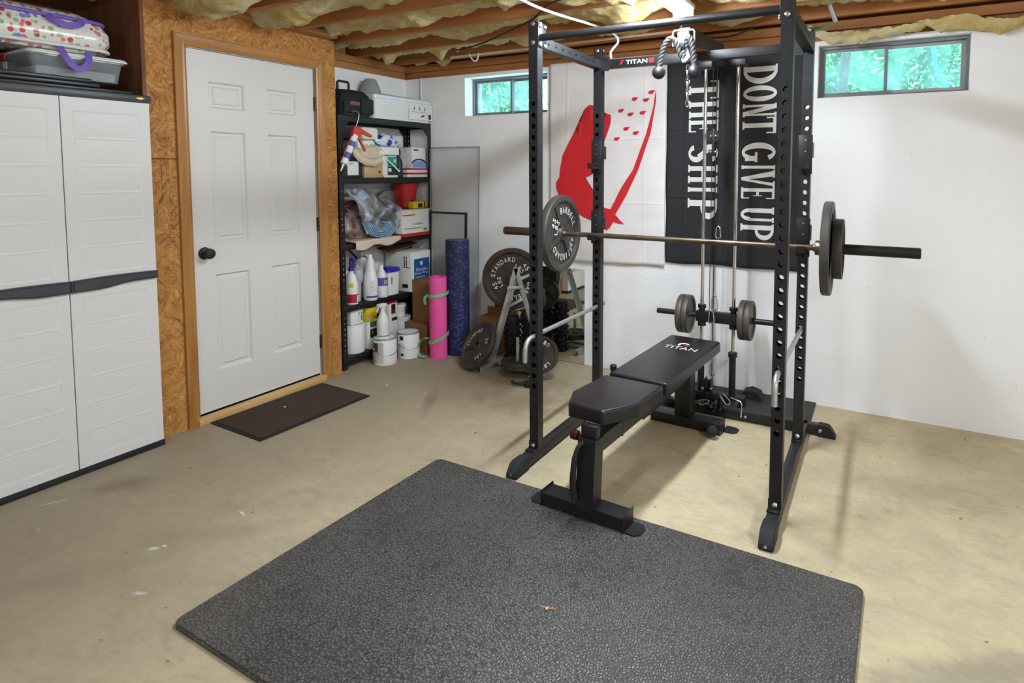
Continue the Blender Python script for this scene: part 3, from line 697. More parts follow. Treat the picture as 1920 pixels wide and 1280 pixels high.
# ------------------------------------------------------------------ lat pulldown tower at the back of the rack
V0 = 1.15
lat = rack
def LP(name, g, m, par=None, **k): return obj(name, g, m, par or lat, **k)
RU = (.533, .723)
for u in RU:
    g = G(); g.cyl((u, V0, .05), (u, V0, 2.04), .0105, 18); gr = LP('guide_rod', g, chrome)
    g = G(); g.cyl((u, V0, .06), (u, V0, .31), .020, 20); g.lathe([(.022, 0), (.027, .003), (.027, .028), (.022, .032)], T(u, V0, .298), 24); LP('rod_sleeve', g, blackpl, gr)
    g = G(); g.box(u - .048, u + .048, V0 - .05, V0 + .045, 2.018, 2.062, .003); LP('rod_bracket', g, powder)
    g = G(); g.cyl((u, V0, .475), (u, V0, .595), .018, 18); g.lathe([(.025, 0), (.025, .02)], T(u, V0, .58), 18); g.lathe([(.025, 0), (.025, .02)], T(u, V0, .47), 18); LP('carriage_bushing', g, blackpl)
g = G(); g.box(RU[0] - .08, RU[1] + .08, V0 - .025, V0 + .025, 2.062, 2.11, .003); LP('tower_crossbeam', g, powder)
g = G(); g.box(.500, .752, V0 - .0245, V0 + .0245, .498, .562, .003); car = LP('weight_carriage', g, powder)
for a, b in ((.500, .248), (.752, .965)):
    g = G(); g.cyl((a, V0, .532), (b, V0, .532), .0168, 20); LP('weight_peg', g, powder, car)
# top arm carrying the pulley
g = G(); g.prism([(V0 + .02, 2.110), (V0 + .02, 2.155), (.50, 2.112), (.462, 2.108), (.462, 2.05), (.56, 2.045), (V0 - .06, 2.110)], face((.578, 0, 0), (0, 1, 0), (0, 0, 1)), 0, .055); LP('pulley_arm', g, powder)
g = G(); g.tube([(.553, .45, 2.02), (.553, .45, 2.088), (.56, .45, 2.096), (.652, .45, 2.092), (.660, .45, 2.084), (.660, .45, 2.03)], .004, 8); g.box(.577, .632, .446, .454, 2.034, 2.086, .002); pb = LP('pulley_bracket', g, aged)
g = G(); g.cyl((.61, .40, 2.095), (.61, .40, 2.13), .0025, 8); LP('hanging_wire', g, bolt, pb)
g = G(); g.lathe([(.028, -.010), (.034, -.010), (.030, 0), (.034, .010), (.028, .010)], face((.604, .47, 2.02), (0, 1, 0), (0, 0, 1)), 24); LP('top_pulley', g, blackpl)
g = G(); g.prism([(.580, 2.010), (.625, 2.012), (.640, 1.965), (.622, 1.945), (.602, 1.94)], face((0, .462, 0), (1, 0, 0), (0, 0, 1)), -.012, .012); LP('pulley_block', g, aged)
for u, z0, z1 in ((.582, .55, 2.02), (.605, .17, 2.02), (.628, .98, 2.02)):
    g = G(); g.cyl((u, V0 - .02, z0), (u, V0 - .02, z1), .0025, 8); LP('cable_line', g, rubber)
g = G(); g.lathe([(.03, -.008), (.036, -.008), (.031, 0), (.036, .008), (.03, .008)], face((.594, V0 - .03, 1.62), (1, 0, 0), (0, 0, 1)), 24); g.box(.586, .602, V0 - .046, V0 - .014, 1.50, 1.66, .002); LP('floating_pulley', g, blackpl)
for z in (1.525, 1.618):
    for u in (.580, .608): g = G(); g.ball((u, V0 - .045, z), .009); LP('cable_nut', g, bolt)
def carab(M, label, m=chrome, s=1.):
    t = thing('carabiner', label, 'carabiner', M, group='snap hooks on the cable tower')
    g = G(); g.tube([(0, 0, .035 * s), (.010 * s, 0, .032 * s), (.014 * s, 0, .01 * s), (.018 * s, 0, -.022 * s), (.012 * s, 0, -.035 * s), (-.006 * s, 0, -.036 * s), (-.014 * s, 0, -.028 * s), (-.010 * s, 0, .01 * s), (-.009 * s, 0, .03 * s)], .0035 * s, 8, loop=True, smooth=2); obj('body', g, m, t)
    g = G(); g.cyl((-.014 * s, 0, -.026 * s), (-.010 * s, 0, .022 * s), .0042 * s, 8); obj('gate', g, bolt, t); return t
carab(RP(.628, V0 - .03, 1.05), 'silver carabiner on the cable in front of the lowest white letters of the black flag')
carab(RP(.615, V0 - .036, .625), 'silver carabiner on the cable just above the weight carriage', s=1.25)
carab(RP(.598, V0 - .036, .535), 'silver carabiner across the front of the weight carriage', s=1.1)
carab(RP(.610, V0 - .036, .215), 'silver carabiner at the bottom of the cable near the low pulley')
# base: rubber pad, low pulleys
g = G(); g.box(.42, 1.172, 1.00, 1.415, .001, .012, .003); g.xf(RM); tag(obj('rubber_pad', g, mat('dark_rubber_plate', (44, 43, 43), .7)), 'dark flat rubber pad on the floor between the rack and the window wall', 'rubber pad')
g = G(); g.box(.46, .80, V0 - .03, V0 + .03, .0125, .066, .003); bc = LP('base_cross', g, powder)
for u in (.50, .76): g = G(); g.box(u - .02, u + .02, .98, V0 - .03, .02, .058, .003); LP('base_strut', g, powder, bc)
g = G(); g.lathe([(.034, -.011), (.040, -.011), (.034, 0), (.040, .011), (.034, .011)], face((.70, .915, .095), (0, 1, 0), (0, 0, 1)), 24); g.box(.682, .687, .875, .955, .055, .15, .002); g.box(.713, .718, .875, .955, .055, .15, .002); LP('low_pulley', g, blackpl)
g = G(); g.lathe([(.034, -.011), (.040, -.011), (.034, 0), (.040, .011), (.034, .011)], face((.628, .96, .17), (0, 1, 0), (0, 0, 1)), 24); g.box(.608, .613, .93, .99, .06, .215, .002); g.box(.643, .648, .93, .99, .06, .215, .002); LP('low_pulley', g, blackpl)
for p in ((.606, .925, .161), (.652, .925, .166), (.66, .91, .068), (.711, .90, .066), (.848, .93, .036)): g = G(); g.ball(p, .009); LP('cap_nut', g, bolt)
g = G(); g.tube([(.684, .87, .058), (.684, .87, .10), (.688, .87, .106)], .006, 8); LP('guide_loop', g, chrome)
g = G(); g.tube([(.826, .925, .03), (.826, .925, .108), (.818, .925, .120), (.765, .92, .135)], .0045, 8); LP('guide_loop', g, chrome)
carab(RP(.738, .89, .134) @ R(-42, 'Y'), 'silver carabiner tilted on top of the low pulley wire', s=1.0)
carab(RP(.626, .88, .100) @ R(70, 'Y'), 'silver carabiner lying sideways at the low pulley beside the bench leg', s=.85)
g = G(); g.prism([(.765, .0125), (.765, .055), (.81, .07), (.86, .055), (.88, .0125)], face((0, 1.31, 0), (1, 0, 0), (0, 0, 1)), -.045, .045); g.xf(RM); tag(obj('rubber_wedge', g, rubber), 'black rubber wedge block lying on the dark floor pad', 'wedge')
bgi = mat('brown_grey_iron', (90, 83, 75), .5, .35, var=.2, vscale=14, bump=.2, bscale=160, bdist=.002)
for uu, lb in ((.412, 'small brown plate, outer of the two on the carriage peg toward the white flag'), (.448, 'small brown plate, inner of the two on the carriage peg toward the white flag'), (.782, 'small brown plate, inner of the two on the carriage peg next to the rack upright'), (.818, 'small brown plate, outer of the two on the carriage peg next to the rack upright')):
    plate(.118, .033, UX(uu, V0, .532), lb, bgi, spokes=0, group='small plates on the weight carriage', hole=.0172)
# rope and chain
rp = thing('triceps_rope', 'grey twisted rope with two black ball ends hung on the top pulley', 'cable rope', RP(.56, .44, 1.90))
def rope(pts):
    g = G(); P = [V(p) for p in pts]
    for _ in range(3):
        q = []
        for a, b in zip(P, P[1:]): q += [a * .75 + b * .25, a * .25 + b * .75]
        P = [P[0]] + q + [P[-1]]
    for k in range(3):
        ln = 0; pts2 = []; 
        Q = []
        for a, b in zip(P, P[1:]):
            for t in range(4): Q.append(a.lerp(b, t / 4))
        last = Q[0]; up = V((0, 1, 0))
        for i, p in enumerate(Q):
            ln += (p - last).length; last = p; tt = (Q[min(i + 1, len(Q) - 1)] - Q[max(i - 1, 0)]).normalized(); u1 = (up - tt * up.dot(tt)).normalized(); u2 = tt.cross(u1)
            a = ln * 2 * PI / .062 + k * 2 * PI / 3; pts2.append(p + (u1 * math.cos(a) + u2 * math.sin(a)) * .0075)
        g.tube(pts2, .0078, 8)
    return g
ropem = mat('grey_rope', (52, 52, 52), .75, var=.2, vscale=60)
obj('rope', rope([(-.073, 0, .02), (-.066, 0, .06), (-.052, 0, .12), (-.025, 0, .160), (.000, .01, .156), (.018, .012, .12), (.030, .016, .08), (.045, .02, .06)]), ropem, rp)
obj('rope', rope([(.105, -.005, .0), (.104, -.005, .05), (.096, -.005, .11), (.080, 0, .16), (.064, .012, .155), (.055, .02, .10), (.05, .02, .06)]), ropem, rp)
for x in (-.074, .105):
    g = G(); g.ball((x, -.002, -.002 if x < 0 else -.012), .033, 3); g.cyl((x, -.002, .02 if x < 0 else .01), (x + .001, 0, .036 if x < 0 else .026), .018, 20); obj('rope_ball', g, blackpl, rp, ang=60)
ch = thing('chain', 'short silver chain hanging below the rope pulley', 'chain', RP(.628, .455, 1.75))
for k in range(7):
    g = G(); z = .155 - .0265 * k; a = (k % 2) * PI / 2
    pts = [(.0085 * math.cos(t) * math.cos(a) , .0085 * math.cos(t) * math.sin(a), z + .0165 * math.sin(t) + (.005 if math.sin(t) > 0 else -.005)) for t in [i * PI / 6 for i in range(12)]]
    g.tube(pts, .0032, 8, loop=True); obj('link', g, chrome, ch)
# ------------------------------------------------------------------ bench
BM = T(-1.02, 2.557, 0) @ R(-2.9, 'Z')
bn = thing('weight_bench', 'black padded flat weight bench inside the rack', 'bench', BM)
def pad(poly, z0, z1, bev):
    g = G(); g.prism(poly, Matrix.Identity(4), z0, z1)
    bmesh.ops.recalc_face_normals(g.b, faces=g.b.faces)
    top = [e for e in g.b.edges if sum(v.co.z for v in e.verts) / 2 > z0 + .01]
    bmesh.ops.bevel(g.b, geom=top, offset=bev, segments=4, affect='EDGES', profile=.6)
    return g
bk = obj('back_pad', pad([(-.149, .004), (.149, .004), (.149, .80), (-.149, .80)], .396, .452, .014), vinyl, bn, ang=50)
st = obj('seat_pad', pad([(-.155, -.02), (.143, -.02), (.135, -.271), (.045, -.42), (-.122, -.412), (-.176, -.284)], .392, .450, .014), vinyl, bn, ang=50)
g = G(); g.text('TITAN', T(0, .56, .4522) , .185, .05); obj('pad_lettering', g, letter, bk)
g = G(); n = 20
g.prism([(.032 * math.cos(a), .036 * math.sin(a)) for a in [PI * .15 + i * PI * 1.1 / n for i in range(n + 1)]] + [(.019 * math.cos(a), .021 * math.sin(a)) for a in [PI * 1.25 - i * PI * 1.1 / n for i in range(n + 1)]], T(-.005, .625, .4521), 0, .0006); obj('pad_emblem', g, letter, bk)
g = G(); g.prism([(-.006, -.012), (.024, -.012), (.030, .010), (.008, .012)], T(0, .615, .4524), 0, .0006); obj('pad_emblem', g, red, bk)
# frame
g = G(); M = face((0, 0, 0), (0, 1, 0), (0, 0, 1))
g.prism([(-.475, .335), (-.470, .27), (.66, .262), (.66, .328)], face((-.03, 0, 0), (0, 1, 0), (0, 0, 1)), 0, .06); g.box(-.0312, .0312, -.205, -.201, .262, .334); obj('main_beam', g, powder, bn)
g = G(); g.prism([(-.495, .06), (-.425, .06), (-.402, .34), (-.470, .34)], face((-.04, 0, 0), (0, 1, 0), (0, 0, 1)), 0, .08); fp = obj('front_post', g, powder, bn)
g = G(); g.prism([(-.205, .020), (-.205, .072), (.168, .072), (.168, .020)], face((0, -.40, 0), (1, 0, 0), (0, 0, 1)), 0, .085)
ff = obj('front_foot', g, powder, bn)
for s, x in ((-1, -.205), (1, .168)):
    g = G(); g.box(min(x, x + s * .004), max(x, x + s * .004), -.49, -.395, .019, .082); g.prism([(0, -.485), (.05, -.485), (.068, -.465), (.068, -.42), (.05, -.40), (0, -.40)] if s > 0 else [(0, -.485), (0, -.40), (-.05, -.40), (-.068, -.42), (-.068, -.465), (-.05, -.485)], T(x, 0, 0), .0185, .0235); obj('foot_plate', g, powder, ff)
g = G(); g.box(-.175, .215, .585, .675, .010, .060, .002); rf = obj('rear_foot', g, powder, bn)
for s, x in ((-1, -.175), (1, .215)):
    g = G(); g.prism([(0, .645), (.05 * s, .645), (.072 * s, .665), (.072 * s, .71), (.05 * s, .725), (0, .725)][::s], T(x, 0, 0), .002, .008); g.box(x - .003, x + .003, .58, .68, .004, .066); obj('foot_plate', g, powder, rf)
g = G(); g.box(-.045, .045, .60, .68, .06, .33, .002); obj('rear_post', g, powder, bn)
g = G(); g.box(-.04, .04, -.36, -.06, .380, .393); g.box(-.035, .035, -.455, -.42, .33, .393, .002); g.box(-.03, .03, -.10, -.06, .32, .385); obj('seat_bracket', g, powder, bn)
g = G(); g.box(-.075, -.045, .05, .74, .355, .396, .002); g.box(.045, .075, .05, .74, .355, .396, .002); g.box(-.07, .07, .05, .10, .32, .372, .002); g.box(-.07, .07, .58, .66, .32, .372, .002); obj('back_frame', g, powder, bn)
g = G(); g.box(-.012, .012, .06, .40, .235, .262, .002); obj('adjustment_ladder', g, powder, bn)
g = G(); g.cyl((-.03, -.435, .332), (-.058, -.435, .332), .008, 12); g.lathe([(.010, 0), (.019, .004), (.021, .02), (.019, .034), (.010, .038)], face((-.055, -.435, .332), (0, -1, 0), (0, 0, 1)), 20); obj('pull_pin', g, mat('dark_red_knob', (52, 14, 16), .35), bn)
g = G(); g.cyl((.19, .585, .04), (.19, .555, .04), .010, 12); g.lathe([(.014, 0), (.027, .005), (.029, .03), (.024, .044), (.012, .048)], face((.19, .56, .04), (1, 0, 0), (0, 0, 1)), 20); obj('clamp_knob', g, rubber, bn)
g = G(); g.tube([(-.01, -.478, .335), (-.03, -.50, .31), (-.035, -.512, .25), (-.04, -.515, .17), (-.035, -.505, .10)], [.008, .009, .012, .013, .013], 12, smooth=2); obj('carry_handle', g, rubber, bn)
g = G(); g.cyl((-.165, .085, .36), (-.165, .085, .455), .013, 16); g.lathe([(.016, 0), (.017, .003), (.017, .02), (.014, .024)], T(-.165, .085, .44), 20); g.box(-.17, -.07, .075, .095, .362, .38, .002); obj('side_peg', g, blackpl, bn)
# ------------------------------------------------------------------ mats on the floor
MM = T(-1.9066, 2.2011, 0) @ R(-.7674, 'Z')
g = G(); mw, ml, rc = 1.8638, 1.2256, .03; poly = []
for cx, cy, a0 in ((mw - rc, -rc, 0), (rc, -rc, 90), (rc, -ml + rc, 180), (mw - rc, -ml + rc, 270)):
    for k in range(7): a = math.radians(a0 + 15 * k); poly.append((cx + rc * math.cos(a), cy + rc * math.sin(a)))
g.prism(poly, Matrix.Identity(4), 0.0005, .0175); bmesh.ops.recalc_face_normals(g.b, faces=g.b.faces)
bmesh.ops.bevel(g.b, geom=[e for e in g.b.edges if min(v.co.z for v in e.verts) > .01], offset=.004, segments=3, affect='EDGES')
o = obj('rubber_floor_mat', g, 'textured_rubber'); o.matrix_world = MM; tag(o, 'large thick black rubber mat on the floor in front of the rack', 'gym mat')
for a, b in ((1, 0),):
    sp = thing('seed_pod', 'tiny dried winged seed lying on the rubber mat', 'seed', (-.93, 1.58, .0176), .2)
    g = G(); g.prism([(-.03, .0), (-.018, .006), (0, .003), (.02, .006), (.034, .003), (.02, -.003), (0, -.004), (-.016, -.004)], Matrix.Identity(4), 0, .002); obj('wing', g, mat('dry_leaf', (150, 112, 70), .8), sp)
    g = G(); g.ball((.002, -.006, .004), .006, 2, (.8, 1.3, .6)); obj('seed', g, mat('straw', (206, 178, 120), .7), sp)
dm = thing('door_mat', 'dark brown ribbed door mat in front of the white door', 'door mat', (-3.315, 1.928, 0), math.radians(-1.5))
dmm = m_speck('brown_carpet', (50, 32, 26), (70, 48, 40), 160, .35, .7, .95)
g = G(); g.box(0, .455, 0, .735, .001, .006, .002); obj('backing', g, rubber, dm)
g = G(); g.box(.018, .437, .018, .717, .006, .0105, .002); obj('pile', g, dmm, dm)
g = G(); g.ball((-3.13, 2.26, .0145), .006, 2, (1.2, 1, .7)); tag(obj('pebble', g, white), 'tiny white pebble on the brown door mat', 'pebble')
# ------------------------------------------------------------------ flags on the window wall
def ripple(x, z, s): return .006 * noise.noise(V((x * 5, z * 1.2, s))) + .003 * noise.noise(V((x * 12, z * 3, s)))
def cloth(name, label, x0, x1, z0, z1, m, s, sag=.0):
    t = thing(name, label, 'flag', ((x0 + x1) / 2, YB - .02, z0))
    g = G(); g.sheet(46, 56, lambda u, v: (x0 + (x1 - x0) * u + .004 * noise.noise(V((v * 6, u * 2, s))), YB - .018 + ripple(x0 + (x1 - x0) * u, z0 + (z1 - z0) * v, s), z0 + (z1 - z0) * v + (1 - v) * .008 * noise.noise(V((u * 4, 0, s))) - sag * (1 - v) * u), .0015)
    obj('cloth', g, m, t, True, ang=180); return t
def lay(g, s, off=.0042):
    # press flat artwork onto the rippling cloth
    bmesh.ops.triangulate(g.b, faces=g.b.faces[:])
    for _ in range(2):
        es = [e for e in g.b.edges if e.calc_length() > .035]
        if es: bmesh.ops.subdivide_edges(g.b, edges=es, cuts=1); bmesh.ops.triangulate(g.b, faces=g.b.faces[:])
    for v in g.b.verts: v.co.y = YB - .018 + ripple(v.co.x, v.co.z, s) - off
    return g
def m_cloth(name, c, c2):
    t = NT(name); f = t.noise(t.coord((2, 1, 3)), 3, 4, .5)
    t.link(t.ramp(f, [(.3, c), (.7, c2)]), t.b.inputs['Base Color']); t.b.inputs['Roughness'].default_value = .75
    # fold creases left in the fabric by its packing
    tc = t.node('ShaderNodeTexCoord'); sp = t.node('ShaderNodeSeparateXYZ'); t.link(tc.outputs['Object'], sp.inputs[0])
    hs = []
    for i, per in ((0, .148), (2, .22)):
        m = t.node('ShaderNodeMath', operation='PINGPONG'); t.link(sp.outputs[i], m.inputs[0]); m.inputs[1].default_value = per
        r = t.ramp(m.outputs[0], [(0, (255, 255, 255)), (.012, (0, 0, 0))]); hs.append(r)
    t.bump(t.mix(1., hs[0], hs[1], 'ADD'), .5, .004); return t.m
m_cloth('white_flag_cloth', (222, 214, 210), (232, 226, 222)); m_cloth('black_flag_cloth', (26, 27, 29), (36, 37, 40))
wf = cloth('white_flag', 'white flag with a red kneeling figure, curved blade and drops', -2.232, -1.342, .752, 2.182, 'white_flag_cloth', 3., -.018)
FIG = [(-1.911, 1.872), (-1.885, 1.873), (-1.852, 1.86), (-1.794, 1.817), (-1.757, 1.804), (-1.741, 1.8), (-1.737, 1.774), (-1.744, 1.727), (-1.764, 1.687), (-1.781, 1.665), (-1.801, 1.599), (-1.825, 1.488), (-1.878, 1.387), (-1.933, 1.364), (-1.989, 1.329), (-2.006, 1.31), (-1.989, 1.287), (-1.924, 1.273), (-1.899, 1.247), (-1.878, 1.217), (-1.84, 1.18), (-1.79, 1.155), (-1.74, 1.145), (-1.72, 1.168), (-1.703, 1.109), (-1.683, 1.092), (-1.663, 1.07), (-1.634, 1.045), (-1.675, 1.047), (-1.715, 1.057), (-1.743, 1.014), (-1.772, .994), (-1.789, 1.02), (-1.814, 1.037), (-1.86, 1.054), (-1.889, 1.065), (-1.945, 1.082), (-2.01, 1.114), (-2.071, 1.158), (-2.133, 1.211), (-2.155, 1.238), (-2.175, 1.288), (-2.175, 1.327), (-2.146, 1.366), (-2.142, 1.413), (-2.12, 1.521), (-2.076, 1.604), (-2.024, 1.691), (-1.969, 1.734), (-1.965, 1.802), (-1.944, 1.846)]
SW = [(-1.74, 1.138), (-1.732, 1.157), (-1.657, 1.296), (-1.571, 1.421), (-1.477, 1.664), (-1.43, 1.839), (-1.416, 1.937), (-1.412, 1.944), (-1.411, 1.874), (-1.446, 1.663), (-1.532, 1.421), (-1.616, 1.249), (-1.703, 1.106)]
def flat(g, poly): g.b.faces.new([g.b.verts.new(V((x, 0, z))) for x, z in poly]); return g
fr_ = mat('flag_red', (206, 30, 38), .75)
obj('red_figure', lay(flat(G(), FIG), 3.), fr_, wf, True, ang=180); obj('red_blade', lay(flat(G(), SW), 3., .0048), fr_, wf, True, ang=180)
g = G()
for x, z in [(-1.442, 1.938), (-1.56, 1.899), (-1.479, 1.888), (-1.661, 1.825), (-1.59, 1.797), (-1.501, 1.804), (-1.62, 1.701), (-1.55, 1.67), (-1.691, 1.633)]:
    p = [(x - .006 + .019 * math.cos(a), z - .002 + .012 * math.sin(a)) for a in [math.radians(80 + 20 * k) for k in range(14)]]
    flat(g, p + [(x + .018, z + .004), (x + .027, z + .010), (x + .012, z + .010)])
obj('red_drop', lay(g, 3.), fr_, wf, True, ang=180)
bf = cloth('black_flag', 'black flag with white lettering behind the cable tower', -1.335, -.489, .805, 2.125, 'black_flag_cloth', 9.)
# slab-serif capitals drawn as strokes in a unit box (x across, y up)
def q(x0, x1, y0, y1): return [(x0, y0), (x1, y0), (x1, y1), (x0, y1)]
def arc(cx, cy, rx, ry, a0, a1, t, ty=None, n=14):
    ty = ty or t; A = [math.radians(a0 + (a1 - a0) * i / n) for i in range(n + 1)]
    return [(cx + rx * math.cos(a), cy + ry * math.sin(a)) for a in A] + [(cx + (rx - t) * math.cos(a), cy + (ry - ty) * math.sin(a)) for a in A[::-1]]
def serif(x0, x1): return [q(x0, x1, 0, .06), q(x0, x1, .94, 1)]
stem = lambda x0, x1: [q(x0, x1, 0, 1)] + serif(x0 - .08, x1 + .08)
GL = {'D': stem(.08, .36) + [arc(.30, .5, .70, .5, -90, 90, .30, .09)], 'O': [arc(.5, .5, .5, .5, -90, 90, .30, .09, 14), arc(.5, .5, .5, .5, 90, 270, .30, .09, 14)],
      'N': stem(.08, .26) + stem(.76, .92) + [[(.08, 1), (.38, 1), (.92, 0), (.62, 0)]], 'T': [q(.36, .64, 0, 1), q(.26, .74, 0, .06), q(0, 1, .91, 1), q(0, .08, .72, .94), q(.92, 1, .72, .94)],
      'G': [arc(.5, .5, .5, .5, 40, 320, .30, .09, 24), q(.68, .94, .10, .45), q(.5, 1, .40, .47)], 'I': stem(.30, .70), 'V': [[(0, 1), (.34, 1), (.60, .0), (.42, 0)], [(.78, 1), (.96, 1), (.60, 0), (.46, 0)], q(-.04, .42, .94, 1), q(.66, 1.04, .94, 1)],
      'E': stem(.08, .36) + [q(.36, .92, 0, .07), q(.36, .92, .93, 1), q(.36, .70, .46, .54), q(.84, .92, 0, .25), q(.84, .92, .75, 1), q(.64, .70, .36, .64)],
      'U': [q(.08, .36, .28, 1), q(.72, .88, .28, 1), q(0, .44, .94, 1), q(.64, .96, .94, 1), arc(.48, .30, .40, .30, 180, 360, .24, .09)],
      'P': stem(.08, .36) + [arc(.36, .72, .60, .28, -90, 90, .28, .08)], 'H': stem(.06, .32) + stem(.68, .94) + [q(.32, .68, .46, .54)],
      'S': [arc(.5, .73, .46, .27, 20, 250, .28, .085), arc(.5, .27, .46, .27, 200, 430, .28, .085), [(.22, .62), (.42, .70), (.80, .38), (.58, .30)]]}
def column(txt, x0, x1, zs):
    k = 0
    for chh in txt:
        if chh == ' ': continue
        za, zb = zs[k]; k += 1
        g = G()
        for p in GL[chh]:
            p = [(x0 + (x1 - x0) * yy, za + (zb - za) * xx) for xx, yy in p]
            if len(p) < 10: flat(g, p); continue
            for i in range(len(p) // 2 - 1): flat(g, [p[i], p[i + 1], p[-2 - i], p[-1 - i]])
        obj('letter', lay(g, 9.), mat('flag_white', (228, 225, 220), .75), bf, True, ang=180)
column('DONTGIVEUP', -.842, -.640, [(2.058, 1.945), (1.935, 1.838), (1.825, 1.745), (1.742, 1.643), (1.588, 1.468), (1.458, 1.415), (1.415, 1.316), (1.312, 1.236), (1.190, 1.092), (1.085, .982)])
column('THESHIP', -1.184, -.992, [(1.985, 1.872), (1.858, 1.752), (1.742, 1.655), (1.588, 1.463), (1.450, 1.335), (1.322, 1.262), (1.235, 1.098)])
# ------------------------------------------------------------------ weight tree in front of the mirror
tr = thing('weight_tree', 'silver A-frame weight plate tree in front of the mirror', 'weight rack', (-2.30, 3.5, 0))
def angle_iron(g, x0, x1, y0, y1, z0, z1, t=.004): g.box(x0, x1, y0, y1, z0, z0 + t); return g
for s, xb in ((-1, -.225), (1, .24)):
    g = G(); d = V((xb, 0, .04)); top = V((0, 0, .735)); n = (top - d).normalized(); sd = V((n.z, 0, -n.x))
    M = Matrix(((sd.x, 0, n.x, d.x), (0, 1, 0, 0), (sd.z, 0, n.z, d.z), (0, 0, 0, 1)))
    L = (top - d).length; g.box(-.017, .017, -.016, -.012, 0, L, M=M); g.box(-s * .017 - .002, -s * .017 + .002, -.016, .016, 0, L, M=M); obj('leg', g, aged, tr)
    g = G(); x = xb - s * .02; g.box(x - .002, x + .002, -.16, .18, .002, .042); g.box(min(x, x - s * .03), max(x, x - s * .03), -.16, .18, .038, .042); obj('foot', g, aged, tr)
g = G(); g.box(-.225, .24, -.012, .018, .040, .046); g.box(-.225, .24, .014, .018, .015, .046); obj('crossbar', g, aged, tr)
PEG = [((-.055, 0, .60), (-.185, .215, .640)), ((.042, 0, .60), (.042, -.17, .625)), ((-.085, 0, .45), (-.025, .29, .50)), ((-.02, 0, .64), (.0, .20, .66))]
for pa, pb_ in PEG:
    g = G(); g.cyl(pa, pb_, .0115, 14); obj('peg', g, aged, tr)
g = G(); g.cyl((.055, -.08, .06), (.055, -.08, .265), .0115, 14); g.box(.035, .075, -.1, .02, .046, .056); obj('centre_post', g, aged, tr)
plate(.2255, .042, axis_m((-2.445, 3.655, .622), (.30, -.94, .06)), 'large dark plate hung high on the back of the weight tree', iron3, [('STANDARD', 128, .034, .142), ('45', 40, .034, .142), ('LBS', 52, .03, .10), ('45', 205, .034, .135), ('LBS', 196, .03, .095), ('BARBELL', -52, .034, .142)])
plate(.178, .036, axis_m((-2.572, 3.41, .166), (-.32, -.66, .46)), 'dark plate tilted on the floor against the foot of the weight tree', iron2, [('STANDARD', 150, .026, .11), ('35', 30, .03, .11), ('LBS', -40, .026, .11)])
plate(.125, .03, axis_m((-2.06, 3.415, .176), (.30, -.90, .25)), 'small brown plate leaning upright at the foot of the tree behind the rack upright', iron3, [('10', 60, .028, .085), ('LBS', -60, .026, .085)], spokes=0)
for k in range(2): plate(.114, .020, T(-2.245, 3.42, .075 + .022 * k), ('lower' if k == 0 else 'upper') + ' of two flat plates stacked on the low post of the weight tree', iron2, spokes=0, hole=.0165)
plate(.12, .028, axis_m((-2.33, 3.768, .48), (.25, .95, .1)), 'dark plate on the mirror side of the weight tree', iron2)
def roller(x, y, z0, h, r, label):
    t = thing('foam_roller', label, 'foam roller', (x, y, z0), group='textured foam rollers')
    g = G(); g.lathe([(r * .5, 0), (r * .86, .004), (r * .86, h - .004), (r * .5, h)], n=24); obj('core', g, rubber, t)
    g = G()
    for j in range(int(h / .042)):
        for k in range(9):
            a = 2 * PI * (k + .5 * (j % 2)) / 9; g.ball((r * .88 * math.cos(a), r * .88 * math.sin(a), .024 + j * .042), .0165, 1)
    obj('knobs', g, mat('glossy_black', (22, 22, 24), .25), t)
roller(-2.412, 3.61, .0, .36, .058, 'black knobbly foam roller standing behind the stacked flat plates')
roller(-2.268, 3.615, .0, .40, .058, 'black knobbly foam roller standing next to the mirror')
cl = thing('spring_collar', 'black clamp collar lying on the floor behind the front rack upright', 'barbell collar', (-2.06, 3.28, 0))
g = G(); g.lathe([(.028, 0), (.040, .002), (.042, .03), (.028, .034)], T(0, 0, 0), 24); obj('ring', g, rubber, cl)
g = G(); g.tube([(-.03, -.02, .02), (-.09, -.05, .02), (-.12, -.03, .024)], .009, 10, smooth=1); g.tube([(.02, -.02, .02), (.07, -.07, .02), (.10, -.07, .024)], .009, 10, smooth=1); obj('lever', g, blackpl, cl)
# ------------------------------------------------------------------ plastic cabinet in the alcove
CX = -3.263; CY0, CYM, CY1 = .925, 1.294, 1.662
cb = thing('storage_cabinet', 'tall grey-white plastic storage cabinet with charcoal handles in the alcove', 'cabinet', (CX, CY0, 0))
g = G(); g.box(CX - .50, CX - .03, CY0 + .004, CY1 - .004, .03, 1.742); obj('body', g, cab, cb, True)
g = G(); g.box(CX - .51, CX + .002, CY0 - .004, CY1 + .004, 0, .030, .003); obj('plinth', g, rubber, cb, True)
g = G(); g.box(CX - .52, CX + .012, CY0 - .006, CY1 + .006, 1.741, 1.776, .006); tp = obj('cabinet_top', g, darkgrey, cb, True)
g = G(); g.lathe([(.012, 0), (.016, .0015), (.012, .003)], face((CX + .012, CY1 - .045, 1.760), (0, 1, 0), (0, 0, 1)) @ Matrix.Diagonal((1.2, .42, 1, 1)), 20); obj('emblem', g, mat('gold_emblem', (196, 170, 60), .35, .5), tp, True)
